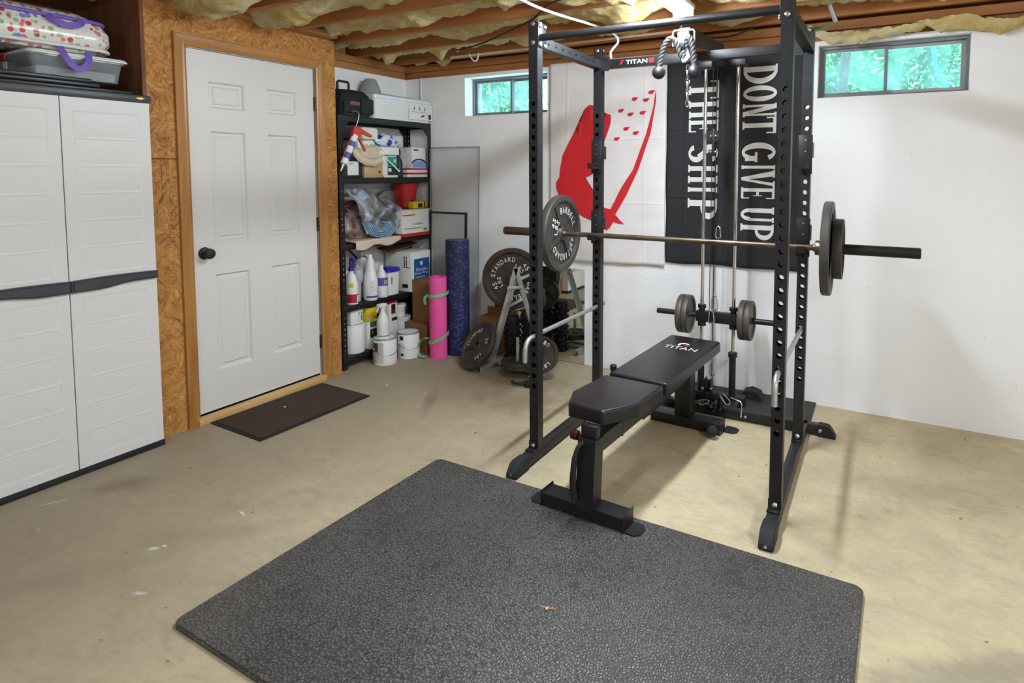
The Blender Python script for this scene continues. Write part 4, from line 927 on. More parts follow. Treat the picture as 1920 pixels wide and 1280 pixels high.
for a, b, nm in ((CY0 + .002, CYM - .002, 0), (CYM + .002, CY1 - .002, 1)):
    zc = [.032, .075, .20, .325, .45, .575, .70, .825, .93, 1.055, 1.18, 1.305, 1.43, 1.555, 1.68, 1.739]
    m_ = .045; us = [a, a + m_, b - m_, b]
    g = G(); panel_front(g, us, zc, {(1, j) for j in range(1, 14) if j != 7}, .002, .005, .0005, .004, M=FX(CX, 0, 0)); g.box(CX - .028, CX - .005, a, b, .032, 1.739)
    dr = obj('cabinet_door', g, cab, cb, True)
    g = G(); L = b - a; f = (lambda t: (b - t * L, 0)) if nm else (lambda t: (a + t * L, 0))
    n = 16; up, lo = [], []
    for i in range(n + 1):
        t = i / n; y = a + L * t; k = t if nm == 0 else 1 - t          # thickest where the doors meet
        bulge = max(0, min(1, (k - .28) / .45)); bulge = bulge * bulge * (3 - 2 * bulge)
        up.append((y, .909 + .004 * math.sin(PI * t))); lo.append((y, .872 - .017 * bulge))
    g.prism(up + lo[::-1], FX(CX + .001, 0, 0), 0, .022); bmesh.ops.recalc_face_normals(g.b, faces=g.b.faces)
    bmesh.ops.bevel(g.b, geom=[e for e in g.b.edges if all(v.co.x > CX + .02 for v in e.verts)], offset=.008, segments=3, affect='EDGES')
    obj('handle', g, darkgrey, dr, True)
# on top of the cabinet
zt = 1.777
def board(y0, y1, x0, x1, z, h, label):
    g = G(); g.box(x0, x1, y0, y1, z, z + h, .004); tag(obj('folding_panel', g, mat('dark_green_black', (18, 22, 22), .35)), label, 'panel', 'flat black panels on the cabinet')
board(.95, 1.60, -3.70, -3.285, zt, .016, 'flat black panel at the bottom of the stack on the cabinet'); board(.94, 1.46, -3.71, -3.275, zt + .017, .018, 'flat black panel in the middle of the stack on the cabinet'); board(.95, 1.43, -3.70, -3.28, zt + .036, .018, 'flat black panel at the top of the stack under the clear bin')
zb = zt + .0545
def rrect(x0, x1, y0, y1, r, n=5):
    p = []
    for cx, cy, a0 in ((x1 - r, y1 - r, 0), (x0 + r, y1 - r, 90), (x0 + r, y0 + r, 180), (x1 - r, y0 + r, 270)):
        for k in range(n + 1): a = math.radians(a0 + 90 * k / n); p.append((cx + r * math.cos(a), cy + r * math.sin(a)))
    return p
def loft(g, secs, cap1=True, cap0=True):
    g.skin([[g.b.verts.new(V((x, y, z))) for x, y in p] for p, z in secs], cap0=cap0, cap1=cap1); return g
clearp = m_clear('clear_plastic', (206, 214, 218), .28, .12); clearf = m_clear('clear_film', (220, 224, 226), .16, .06)
bi = thing('storage_bin', 'clear plastic storage bin with white lid and red latch under the floral bag', 'storage bin', (-3.5, 1.4, zb))
g = G(); x0, x1, y0, y1 = -3.72, -3.34, 1.225, 1.60
loft(g, [(rrect(x0 + .02, x1 - .02, y0 + .02, y1 - .02, .02), zb), (rrect(x0 + .005, x1 - .005, y0 + .005, y1 - .005, .025), zb + .088), (rrect(x0 - .004, x1 + .004, y0 - .004, y1 + .004, .028), zb + .089), (rrect(x0 - .004, x1 + .004, y0 - .004, y1 + .004, .028), zb + .097)], cap1=False); obj('bin_body', g, clearp, bi, True)
g = G(); loft(g, [(rrect(x0 - .008, x1 + .010, y0 - .008, y1 + .014, .03), zb + .0975), (rrect(x0 - .010, x1 + .012, y0 - .010, y1 + .016, .03), zb + .104), (rrect(x0 + .0, x1 + .004, y0, y1 + .008, .03), zb + .114), (rrect(x0 + .02, x1 - .02, y0 + .02, y1 - .02, .03), zb + .112)]); obj('lid', g, white, bi, True)
g = G(); g.box(x0 + .12, x0 + .16, y0 - .0105, y0 - .004, zb + .075, zb + .10, .002); obj('latch', g, red, bi, True)
g = G(); g.box(x0 + .12, x0 + .16, y0 - .002, y0 - .0005, zb + .02, zb + .07); obj('bin_sticker', g, paper, bi, True)
g = G(); g.box(x0 + .03, x1 - .035, y0 + .03, y1 - .03, zb + .004, zb + .05, .01); g.jitter(.008, 16); tag(obj('folded_fabric', g, mat('grey_fabric', (150, 152, 152), .9, var=.15)), 'grey folded fabric visible inside the clear bin', 'fabric')
ft = thing('bedding_bag', 'floral bedding in a clear zipped bag with purple trim on top of the bin', 'bedding bag', (-3.55, 1.22, zb + .115))
zf = zb + .1225; g = G(); x0, x1, y0, y1 = -3.80, -3.335, .78, 1.562
secs = [(.035, .0), (.012, .02), (.0, .055), (.0, .10), (.02, .15), (.06, .185), (.13, .20)]
loft(g, [(rrect(x0 + i, x1 - i, y0 + i, y1 - i * 1.5, .09, 8), zf + z) for i, z in secs]); g.jitter(.007, 9)
obj('bag_body', g, m_blobs('floral_print', (220, 220, 208), [(206, 70, 70), (150, 176, 120), (130, 140, 190), (214, 120, 120), (170, 190, 140)], 42), ft, True)
for z, i, m in ((.022, .002, white), (.150, .012, mat('purple_trim', (120, 92, 186), .5))):
    g = G(); p = rrect(x0 + i, x1 - i, y0 + i, y1 - i * 1.3, .09, 8); g.tube([(x, y, zf + z) for x, y in p], .0085, 8, loop=True); obj('piping', g, m, ft, True)
def ribbon(g, pts, wd, th=.003, side=(0, 1, 0)):
    P = [V(p) for p in pts]
    for _ in range(2):
        qn = []
        for a, b in zip(P, P[1:]): qn += [a * .75 + b * .25, a * .25 + b * .75]
        P = [P[0]] + qn + [P[-1]]
    s = V(side).normalized(); rr = []
    for i, p in enumerate(P):
        t = (P[min(i + 1, len(P) - 1)] - P[max(i - 1, 0)]).normalized(); n = t.cross(s).normalized(); sd = n.cross(t).normalized()
        rr.append([g.b.verts.new(p + sd * a * wd / 2 + n * b * th / 2) for a, b in ((-1, -1), (1, -1), (1, 1), (-1, 1))])
    return g.skin(rr)
pt = mat('purple_webbing', (116, 88, 182), .6)
X_ = x1 + .010
g = G(); ribbon(g, [(X_ - .01, 1.335, zf + .015), (X_ + .012, 1.345, zf - .03), (X_ + .018, 1.375, zf - .078), (X_ + .018, 1.41, zf - .082), (X_ + .014, 1.438, zf - .04), (X_ - .008, 1.445, zf + .005)], .004, .026, (1, 0, 0))
obj('handle', g, pt, ft, True)
g = G(); ribbon(g, [(X_ - .02, 1.295, zf + .152), (X_ + .006, 1.31, zf + .125), (X_ + .012, 1.36, zf + .106), (X_ + .010, 1.41, zf + .122), (X_ - .02, 1.435, zf + .150)], .004, .028, (1, 0, 0)); obj('handle', g, pt, ft, True)
# ------------------------------------------------------------------ shelving in the recess
SX0, SX1, SY0, SY1 = -3.632, -3.372, 2.905, 3.849
ZS = [.085, .452, .893, 1.358, 1.795]
slot = powder
sh = thing('shelving_unit', 'black slotted steel shelving unit of five shelves in the recess', 'shelf', ((SX0 + SX1) / 2, (SY0 + SY1) / 2, 0))
def slotted(g, M, wd, h):
    # a strip of angle iron with two columns of keyholes
    P = lambda x, z, y=0: g.b.verts.new(M @ V((x, z, y))); n = int(h / .0385); r = .0042
    xs = [0, wd * .5 - r, wd * .5 + r, wd]
    for k in range(n):
        z0, z1 = k * h / n, (k + 1) * h / n; zc = (z0 + z1) / 2; zz = [z0, zc - r * 1.5, zc + r * 1.5, z1]
        for i in range(3):
            for j in range(3):
                if i == 1 and j == 1: continue
                g.b.faces.new([P(xs[i], zz[j]), P(xs[i + 1], zz[j]), P(xs[i + 1], zz[j + 1]), P(xs[i], zz[j + 1])])
for x, sx in ((SX1, -1), (SX0, 1)):
    for y, sy in ((SY0, 1), (SY1, -1)):
        g = G(); slotted(g, face((x, y, 0), (0, sy, 0), (0, 0, 1)), .042, 1.795); slotted(g, face((x, y, 0), (sx, 0, 0), (0, 0, 1)), .036, 1.795); g.box(min(x, x + sx * .04), max(x, x + sx * .04), min(y, y + sy * .042), max(y, y + sy * .042), 0, .004)
        obj('post', g, slot, sh, True, flat=True)
for z in ZS:
    g = G(); g.box(SX1 - .004, SX1 + .001, SY0, SY1, z - .042, z, .001); g.box(SX0 - .001, SX0 + .004, SY0, SY1, z - .042, z, .001); g.box(SX0, SX1, SY0 + .001, SY0 + .004, z - .042, z); g.box(SX0, SX1, SY1 - .004, SY1 - .001, z - .042, z); g.box(SX0 + .004, SX1 - .004, SY0 + .004, SY1 - .004, z - .008, z - .001); obj('shelf_board', g, powder, sh, True)
g = G()
for a, b in (((SX0 + .006, SY0 + .04, .60), (SX0 + .006, SY0 + .30, .85)), ((SX0 + .006, SY1 - .3, .85), (SX0 + .006, SY1 - .04, .60)), ((SX0 + .006, 3.15, .86), (SX0 + .006, 3.40, .62))): g.cyl(a, b, .007, 8)
obj('brace', g, powder, sh, True)
for y, s in ((SY0 + .042, 1), (SY1 - .042, -1)):
    g = G(); g.prism([(0, 0), (s * .06, 0), (0, -.06)], FX(SX1 - .006, y, ZS[4] - .042), 0, .003); g.prism([(0, 0), (s * .06, 0), (0, -.06)], FX(SX0 + .004, y, ZS[4] - .042), 0, .003); obj('gusset', g, powder, sh, True)
t = thing('cardboard_box', 'plain brown cardboard box on the floor behind the tilted weight plate', 'box', (-2.70, 3.74, 0))
g = G(); g.box(-2.775, -2.62, 3.69, 3.82, .001, .30, .003); obj('box', g, card, t, True); g = G(); g.box(-2.775, -2.62, 3.80, 3.803, .30, .355); obj('flap', g, card, t, True)
# ------------------------------------------------------------------ things on the shelves
def it(name, label, cat, x, y, z, **k): return thing(name, label, cat, (x, y, z), **k)
def carton(name, label, cat, x0, x1, y0, y1, z0, z1, m, group=None, bev=.002):
    t = it(name, label, cat, (x0 + x1) / 2, (y0 + y1) / 2, z0, group=group); g = G(); g.box(x0, x1, y0, y1, z0, z1, bev); obj('box', g, m, t, True); return t
def dec(t, name, x, y0, y1, z0, z1, m, label=None):
    g = G(); g.box(x - .0005, x + .0009, y0, y1, z0, z1); o = obj(name, g, m, t, True)
    if label: o['label'] = label
    return o
def decY(t, name, y, x0, x1, z0, z1, m): g = G(); g.box(x0, x1, y - .0009, y + .0005, z0, z1); return obj(name, g, m, t, True)
def txt(t, s, M, wd, h, m, name='lettering'): g = G(); g.text(s, M, wd, h, .0014); return obj(name, g, m, t, True)
S1, S2, S3, S4, S5 = ZS
FXS = -3.385
# top shelf
t = it('tool_bag', 'black zippered tool bag with upright handle on the top shelf', 'tool bag', -3.48, 3.08, S5)
g = G(); loft(g, [(rrect(-3.60, -3.37, 2.945, 3.215, .04), S5 + .001), (rrect(-3.605, -3.36, 2.94, 3.222, .05), S5 + .06), (rrect(-3.60, -3.37, 2.95, 3.215, .05), S5 + .15), (rrect(-3.57, -3.40, 2.975, 3.19, .05), S5 + .185)]); g.jitter(.006, 14); bag = mat('black_nylon', (24, 25, 28), .75, var=.2, vscale=40, bump=.2, bscale=300); obj('bag_body', g, bag, t, True, ang=50)
g = G(); g.tube([(-3.47, 2.995, S5 + .17), (-3.47, 2.995, S5 + .238), (-3.47, 3.005, S5 + .247), (-3.47, 3.085, S5 + .247), (-3.47, 3.095, S5 + .238), (-3.47, 3.095, S5 + .17)], .009, 10); obj('handle', g, blackpl, t, True)
g = G(); g.box(-3.37, -3.345, 3.10, 3.215, S5 + .02, S5 + .13, .012); g.box(-3.37, -3.35, 2.95, 3.09, S5 + .02, S5 + .10, .01); obj('pocket', g, bag, t, True)
dec(t, 'patch', -3.3495, 3.0, 3.085, S5 + .075, S5 + .10, mat('red_grey_patch', (120, 78, 76), .6))
t = it('storage_box', 'long translucent white storage box with printed label on the top shelf', 'storage box', -3.48, 3.53, S5)
g = G(); loft(g, [(rrect(-3.60, -3.365, 3.232, 3.83, .025), S5 + .001), (rrect(-3.615, -3.35, 3.222, 3.842, .03), S5 + .155)]); milky = m_clear('milky_plastic', (232, 231, 226), .86, .3); obj('box_body', g, milky, t, True)
g = G(); loft(g, [(rrect(-3.62, -3.343, 3.215, 3.847, .03), S5 + .150), (rrect(-3.62, -3.343, 3.215, 3.847, .03), S5 + .172), (rrect(-3.60, -3.36, 3.235, 3.84, .03), S5 + .185)]); obj('lid', g, mat('frost_lid', (214, 220, 222), .3), t, True)
dec(t, 'printed_label', -3.352, 3.58, 3.845, S5 + .02, S5 + .145, paper)
g = G()
for k in range(3): g.prism([(.0, 0), (.016, 0), (.013, .02), (.008, .034), (.003, .02)], FX(-3.3508, 3.63 + .06 * k, S5 + .095), 0, .0006)
g.box(-3.3512, -3.3505, 3.60, 3.78, S5 + .078, S5 + .081)
obj('label_print', g, greyink, t, True)
g = G(); g.box(-3.3512, -3.3505, 3.80, 3.83, S5 + .03, S5 + .07); g.prism([(0, 0), (.03, .006), (.05, .022), (.02, .02)], FX(-3.3508, 3.71, S5 + .04), 0, .0006); obj('label_print', g, ink, t, True)
t = it('lamp_shade', 'plain grey cone lamp shade behind the bag on the top shelf', 'lamp shade', -3.55, 3.40, S5 + .187); g = G(); g.lathe([(.088, .0), (.074, .05), (.045, .118), (.036, .125)], T(-3.545, 3.37, S5 + .187), 28, cap0=False); obj('shade', g, mat('grey_shade', (150, 149, 147), .8), t, True)
# caulking gun hooked on the front post
t = it('caulking_gun', 'red caulking gun with white tube hanging on the shelf post', 'caulking gun', -3.32, 2.98, 1.42)
A, B = V((-3.335, 3.025, 1.665)), V((-3.335, 2.925, 1.475)); dr = (B - A).normalized()
g = G(); g.cyl(A + dr * .01, B, .0235, 20); obj('cartridge', g, white, t, True)
g = G(); g.cyl(A + dr * .06, A + dr * .10, .0238, 20); g.cyl(A + dr * .15, A + dr * .195, .0238, 20); obj('cartridge_print', g, mat('cartridge_blue', (70, 92, 168), .5), t, True)
g = G(); g.cyl(B, B + dr * .02, .026, 18); g.cyl(B + dr * .02, B + dr * .075, .009, 12, .004); obj('nozzle', g, white, t, True)
g = G(); Mg = face(A, (0, 1, -.12), (0, .12, 1)); g.prism([(-.035, -.015), (.02, -.035), (.045, -.002), (.035, .02), (.14, .0), (.146, .016), (.06, .042), (-.02, .055)], Mg, -.012, .012); g.prism([(.03, -.03), (.045, -.025), (.10, -.10), (.092, -.108)], Mg, -.007, .007)
g.tube([A + V((.0, -.028, .0)), A + dr * .22 + V((0, -.034, -.005))], .003, 6); g.tube([A + V((.0, .022, -.02)), B + V((0, .022, .006))], .003, 6); obj('gun_frame', g, redpaint, t, True)
g = G(); g.tube([A + V((0, .0, .04)), A + V((0, .035, .12)), A + V((0, .035, .155)), A + V((0, -.01, .165)), A + V((0, -.025, .15))], .0035, 8, smooth=2); obj('plunger_rod', g, bolt, t, True)
# second shelf from the top
t = carton('plastic_tub', 'cream tub with a small hole, up high behind the caulking gun', 'tub', -3.58, -3.44, 3.185, 3.345, S4 + .282, S4 + .375, cream, bev=.018); dec(t, 'hole', -3.4395, 3.21, 3.217, S4 + .33, S4 + .338, ink)
carton('plastic_tub', 'plain cream tub directly below the one with a small hole', 'tub', -3.60, -3.43, 3.13, 3.30, S4 + .178, S4 + .280, cream, bev=.018)
carton('case', 'dark flat case behind the caulking gun handle', 'case', -3.61, -3.47, 2.96, 3.17, S4 + .285, S4 + .36, mat('dark_red_black', (40, 24, 28), .5))
t = carton('cardboard_box', 'grey-brown cardboard box at the back of the crowded shelf', 'box', -3.625, -3.605, 2.96, 3.50, S4 + .001, S4 + .283, mat('grey_brown_card', (150, 134, 124), .8))
t = carton('cardboard_box', 'tan cardboard box under the beige drop cloth', 'box', -3.60, -3.405, 3.165, 3.345, S4 + .001, S4 + .125, tancard); dec(t, 'box_print', -3.4045, 3.305, 3.322, S4 + .035, S4 + .05, ink)
carton('carton', 'upright white carton between the tan box and the teal jug', 'carton', -3.60, -3.41, 3.348, 3.392, S4 + .001, S4 + .16, paper)
t = it('drop_cloth', 'beige canvas drop cloth folded in a heap', 'drop cloth', -3.46, 3.2, S4 + .127); g = G()
def heap(g, c, rx, ry, h, k, amp, n=40, m=26, und=.0):
    rr = []
    for i in range(n):
        row = []
        for j in range(m + 1):
            a = 2 * PI * i / n; b = PI * j / m; d = V((math.sin(b) * math.cos(a), math.sin(b) * math.sin(a), math.cos(b)))
            f = 1 + amp * noise.fractal(d * k + V((c[1], 3, 1)), 1, 2, 3) + amp * .6 * abs(math.sin(5 * d.y + 3 * d.z + 2 * noise.noise(d * 2)))
            row.append(g.b.verts.new(V((c[0] + d.x * rx * f, c[1] + d.y * ry * f, c[2] + max(-und, d.z * f) * h))))
        rr.append(row)
    for i in range(n):
        for j in range(m):
            try: g.b.faces.new((rr[i][j], rr[(i + 1) % n][j], rr[(i + 1) % n][j + 1], rr[i][j + 1]))
            except ValueError: pass
    bmesh.ops.remove_doubles(g.b, verts=g.b.verts[:], dist=.0004); return g
canvas = mat('beige_canvas', (204, 190, 160), .85, var=.1, vscale=10, bump=.2, bscale=90)
heap(g, (-3.455, 3.235, S4 + .165), .065, .125, .075, 2.4, .32, und=.42); obj('folds', g, canvas, t, True, ang=180)
g = G(); ribbon(g, [(-3.385, 3.05, S4 + .205), (-3.378, 3.09, S4 + .15), (-3.378, 3.16, S4 + .115), (-3.38, 3.25, S4 + .11), (-3.385, 3.33, S4 + .13)], .05, .006, (0, 0, 1)); g.jitter(.008, 20); obj('draped_edge', g, canvas, t, True, ang=180)
t = it('soft_pack', 'clear and blue soft pack of wipes above the white tray', 'pack', -3.48, 3.44, S4 + .24); g = G(); heap(g, (-3.475, 3.435, S4 + .275), .06, .11, .055, 3, .25, und=.65); obj('wrapper', g, m_blobs('blue_white_wrap', (206, 216, 226), [(40, 70, 150), (60, 110, 180), (40, 40, 130), (170, 190, 210)], 18), t, True, ang=180)
t = it('tray', 'white plastic tray standing above the teal jug', 'tray', -3.48, 3.41, S4 + .168); g = G(); g.box(-3.58, -3.40, 3.31, 3.515, S4 + .172, S4 + .232, .006); obj('tray_body', g, white, t, True)
t = carton('jug', 'teal and white jug with dark label beside the black bottle', 'jug', -3.55, -3.415, 3.396, 3.51, S4 + .001, S4 + .168, white, bev=.012); dec(t, 'jug_label', -3.4145, 3.405, 3.505, S4 + .085, S4 + .16, teal); dec(t, 'jug_label', -3.4145, 3.405, 3.505, S4 + .012, S4 + .084, darkteal); dec(t, 'jug_print', -3.4135, 3.412, 3.44, S4 + .045, S4 + .072, paper); dec(t, 'jug_print', -3.4135, 3.468, 3.492, S4 + .118, S4 + .14, mat('pale_pink', (220, 190, 200), .5))
t = it('brush_handle', 'white brush handle lying slantwise in front of the teal label', 'brush', -3.38, 3.45, S4 + .09); g = G(); g.tube([(-3.395, 3.385, S4 + .135), (-3.388, 3.43, S4 + .10), (-3.383, 3.475, S4 + .062), (-3.38, 3.492, S4 + .048)], [.005, .005, .006, .009], 10, smooth=1); obj('handle', g, white, t, True)
def bottle(name, label, x, y, z, prof, m, cat='bottle', n=24, sq=None, capm=None, capp=None, nm='bottle_body'):
    t = it(name, label, cat, x, y, z); g = G(); g.lathe([(r, zz) for r, zz in prof], T(x, y, z + .001), n, sq=sq); obj(nm, g, m, t, True)
    if capp: g = G(); g.lathe(capp, T(x, y, z + .001), n); obj('cap', g, capm, t, True)
    return t
def band(t, name, x, y, z0, z1, r, m, a0=-80, a1=60, n=14, sq=None):
    g = G(); A = [math.radians(a0 + (a1 - a0) * i / n) for i in range(n + 1)]; q_ = sq or 1
    rr = [[g.b.verts.new(V((x + r * math.cos(a), y + r * q_ * math.sin(a), zz))) for a in A] for zz in (z0, z1)]
    g.skin(rr, closed=False, cap0=False, cap1=False); return obj(name, g, m, t, True)
bottle('bottle', 'slim black bottle next to the teal jug', -3.43, 3.54, S4, [(.026, 0), (.028, .01), (.028, .12), (.012, .16), (.012, .175)], blackpl, capm=blackpl, capp=[(.016, .176), (.016, .20), (.008, .225)])
t = it('plastic_bag', 'crumpled clear bag on the shelf beside the tissue box', 'bag', -3.47, 3.60, S4); g = G(); heap(g, (-3.48, 3.605, S4 + .12), .05, .045, .12, 3, .22, und=.96); obj('bag_film', g, m_clear('bag_film', (214, 214, 214), .5, .2), t, True, ang=180)
t = carton('box', 'white and blue boxed bag pack standing on the red boxes', 'box', -3.55, -3.40, 3.655, 3.815, S4 + .073, S4 + .24, paper); dec(t, 'box_print', -3.3995, 3.66, 3.81, S4 + .078, S4 + .13, mat('sky_print', (120, 156, 206), .5)); dec(t, 'box_print', -3.399, 3.672, 3.728, S4 + .212, S4 + .226, mat('violet_ink', (92, 66, 110), .5))
g = G(); g.prism(arc(3.735, S4 + .105, .09, .045, 10, 170, .012), FX(-3.3985, 0, 0), 0, .0006); obj('box_print', g, ink, t, True)
for k, lb in enumerate(('white-sided red box at the bottom of the pair of flat boxes', 'white-sided red box on top of the pair of flat boxes')):
    z = S4 + .001 + .036 * k; t = carton('flat_box', lb, 'box', -3.56, -3.385, 3.585, 3.825, z, z + .034, paper if k == 0 else paper); 
    g = G(); g.box(-3.561, -3.3845, 3.584, 3.826, z + .022, z + .0345); obj('red_band', g, mat('dark_red_print', (168, 34, 50), .5), t, True)
t = carton('box', 'dark box with a white label at the shelf post under the drop cloth', 'box', -3.58, -3.40, 2.96, 3.14, S4 + .001, S4 + .13, mat('green_black', (30, 38, 36), .6)); dec(t, 'label', -3.3995, 3.005, 3.105, S4 + .02, S4 + .118, paper); dec(t, 'label_print', -3.3985, 3.02, 3.055, S4 + .098, S4 + .104, greyink)
t = it('paper_sheet', 'white folded sheets lying at the shelf edge in front of the tan box', 'paper', -3.39, 3.4, S4); g = G(); g.box(-3.403, -3.374, 3.33, 3.47, S4 + .001, S4 + .018, .002); obj('sheet', g, paper, t, True)
# middle shelf
t = it('floral_fabric', 'dark floral fabric bundled behind the silver tarp', 'fabric', -3.5, 3.25, S3); g = G(); heap(g, (-3.52, 3.25, S3 + .13), .075, .235, .15, 2, .22, und=.86); obj('folds', g, m_blobs('dusty_floral', (150, 136, 128), [(140, 60, 60), (96, 92, 92), (190, 170, 160), (110, 104, 100)], 24), t, True, ang=180)
t = it('tarp', 'silver and pale blue crumpled tarp sheet spilling from the middle shelf', 'tarp', -3.42, 3.25, S3)
def m_tarp():
    t = NT('silver_tarp'); f = t.noise(t.coord((1, 1.2, .8), (.6, 0, 0)), 6, 2, .45, 1.2)
    t.link(t.ramp(f, [(.36, (108, 110, 108)), (.54, (150, 152, 152)), (.6, (206, 214, 232)), (.68, (150, 184, 214))]), t.b.inputs['Base Color']); t.b.inputs['Roughness'].default_value = .35; t.b.inputs['Metallic'].default_value = .15
    t.bump(t.noise(t.coord((1, 1, 1), (.6, 0, 0)), 9, 3, .5, 1), .5, .02); return t.m
g = G(); rows = []
def tp(u, v):
    y = 3.005 + .46 * u + .15 * v; z = S3 + .395 - .33 * v - .22 * max(0, u - .45) * (1 - v) - .05 * v * u
    f = noise.fractal(V((u * 2.2 + v * 1.1, v * 1.2 - u, 2.)), .9, 2.0, 3); r = abs(math.sin(6 * u - 4.2 * v + 2.2 * f)) ** .7
    x = -3.438 + .045 * math.sin(PI * min(1, v * 1.1)) + .05 * r * (.4 + v) + .03 * f
    return (x, y + .02 * f, max(z + .035 * f, S3 + .03))
g.sheet(46, 40, tp, .003); obj('tarp_sheet', g, m_tarp(), t, True, ang=60)
g = G(); rr = []
lt = mat('pale_blue_tarp', (150, 186, 216), .5, var=.14, vscale=20)
for k in range(5):
    r0 = 1 - .14 * k
    ribbon(g, [(-3.372 - .006 * k, 3.135 + .02 * k, S3 + .15 - .01 * k), (-3.366 - .005 * k, 3.155 + .02 * k, S3 + .06 + .012 * k), (-3.362 - .005 * k, 3.25, S3 + .018 + .013 * k), (-3.366 - .005 * k, 3.36 - .012 * k, S3 + .030 + .013 * k), (-3.372 - .006 * k, 3.43 - .02 * k, S3 + .10 + .006 * k), (-3.378 - .006 * k, 3.385 - .02 * k, S3 + .135)], .05, .006, (1, 0, 0))
obj('rolled_edge', g, lt, t, True, ang=60)
t = it('drop_cloth', 'pinkish cream folded cloth hanging over the middle shelf edge', 'drop cloth', -3.4, 3.24, S3)
g = G(); g.sheet(30, 14, lambda u, v: (-3.60 + .262 * min(1, v / .7) + .008 * math.sin(9 * u), 3.01 + .44 * u, S3 + .006 + .005 * noise.noise(V((u * 8, v * 5, 0))) - max(0, v - .7) / .3 * (.055 + .012 * math.sin(11 * u) - .02 * u)), .012); obj('folds', g, mat('pink_cream', (206, 186, 166), .85, var=.12, vscale=22), t, True, ang=180)
t = it('red_bucket', 'red plastic bucket at the back of the middle shelf', 'bucket', -3.5, 3.67, S3 + .225); g = G(); g.lathe([(.074, .0), (.098, .185), (.104, .187), (.104, .194), (.094, .194), (.070, .006)], T(-3.505, 3.685, S3 + .224), 28, cap0=True, cap1=True); obj('bucket_body', g, red, t, True); 
g = G(); g.box(-3.424, -3.416, 3.66, 3.70, S3 + .25, S3 + .28, .003); obj('clip', g, blackpl, t, True)
t = it('round_lid', 'grey round lid standing on edge behind the tarp on the middle shelf', 'lid', -3.52, 3.56, S3); g = G(); g.lathe([(.11, 0), (.115, .01), (.115, .03), (.11, .034)], face((-3.585, 3.55, S3 + .255), (0, 1, 0), (0, 0, 1)), 28); obj('disc', g, galv, t, True)
t = it('tool_case', 'yellow and black tool case in front of the red bucket', 'tool', -3.42, 3.73, S3 + .212); g = G(); g.box(-3.44, -3.37, 3.635, 3.80, S3 + .213, S3 + .272, .016); obj('case_body', g, yellow, t, True); dec(t, 'case_panel', -3.3695, 3.685, 3.735, S3 + .222, S3 + .255, ink); dec(t, 'case_panel', -3.3695, 3.755, 3.768, S3 + .216, S3 + .268, ink)
t = carton('carton', 'white carton with green stripe and red base on the middle shelf', 'carton', -3.60, -3.345, 3.475, 3.804, S3 + .001, S3 + .21, paper)
g = G(); g.box(-3.601, -3.3438, 3.474, 3.805, S3 + .0005, S3 + .026); obj('red_base', g, red, t, True)
dec(t, 'green_stripe', -3.3445, 3.50, 3.70, S3 + .058, S3 + .066, mat('leaf_print', (86, 170, 70), .5)); dec(t, 'green_stripe', -3.3445, 3.715, 3.755, S3 + .035, S3 + .058, MATS['leaf_print']); dec(t, 'blue_panel', -3.3445, 3.782, 3.803, S3 + .085, S3 + .205, blue)
dec(t, 'red_line', -3.3445, 3.48, 3.62, S3 + .165, S3 + .172, red); g = G()
for k in range(7): g.box(-3.3446, -3.3438, 3.60 + .017 * k, 3.60 + .017 * k + (.010, .006, .011, .008, .011, .007, .010)[k], S3 + .088, S3 + .088 + (.016, .012, .016, .02, .014, .016, .012)[k])
obj('carton_print', g, greyink, t, True)
# lower shelf: cleaners
t = bottle('spray_bottle', 'white cleaner bottle with purple trigger top and red label on the lower shelf', -3.42, 3.035, S2, [(.05, 0), (.052, .01), (.052, .15), (.036, .205), (.018, .225), (.016, .245)], white, sq=.8)
g = G(); g.lathe([(.02, .24), (.022, .262), (.014, .27), (.012, .33), (.008, .335)], T(-3.42, 3.035, S2), 16); g.box(-3.43, -3.385, 3.025, 3.045, S2 + .31, S2 + .33, .004); g.prism([(-.02, .262), (.03, .262), (.02, .285), (-.01, .285)], FX(-3.415, 3.035, S2), -.01, .01); obj('trigger_top', g, purple, t, True)
band(t, 'red_label', -3.42, 3.035, S2 + .012, S2 + .075, .0528, mat('cherry_print', (170, 26, 46), .5), -90, 70, sq=.8); band(t, 'white_label_panel', -3.42, 3.035, S2 + .016, S2 + .066, .0536, paper, 0, 50, sq=.8); band(t, 'yellow_spot', -3.42, 3.035, S2 + .125, S2 + .155, .0528, yellow, -70, -30, sq=.8)
bottle('bottle', 'grey-white narrow bottle wrapped in clear plastic on the lower shelf', -3.45, 3.115, S2, [(.026, 0), (.028, .01), (.028, .10), (.030, .13), (.044, .15), (.050, .19), (.042, .235), (.018, .25), (.014, .27)], mat('hazy_plastic', (170, 176, 178), .3), sq=.8)
t = bottle('jug', 'tall white squirt bottle with cone neck and blue base stripe on the lower shelf', -3.405, 3.198, S2, [(.052, 0), (.056, .01), (.056, .16), (.046, .20), (.034, .23), (.034, .262), (.030, .29), (.02, .315), (.018, .34)], white, sq=.84)
band(t, 'blue_stripe', -3.405, 3.198, S2 + .022, S2 + .036, .0568, mat('royal_print', (44, 70, 170), .5), -80, 80, sq=.84); 
g = G()
for k in range(6):
    A_ = [math.radians(-52 + 9 * i) for i in range(5)]; 
    rr = [[g.b.verts.new(V((-3.405 + .0567 * math.cos(a), 3.198 + .0567 * .84 * math.sin(a), S2 + .072 + .013 * k + zz))) for a in A_] for zz in (0, .003)]; g.skin(rr, closed=False, cap0=False, cap1=False)
obj('label_print', g, greyink, t, True)
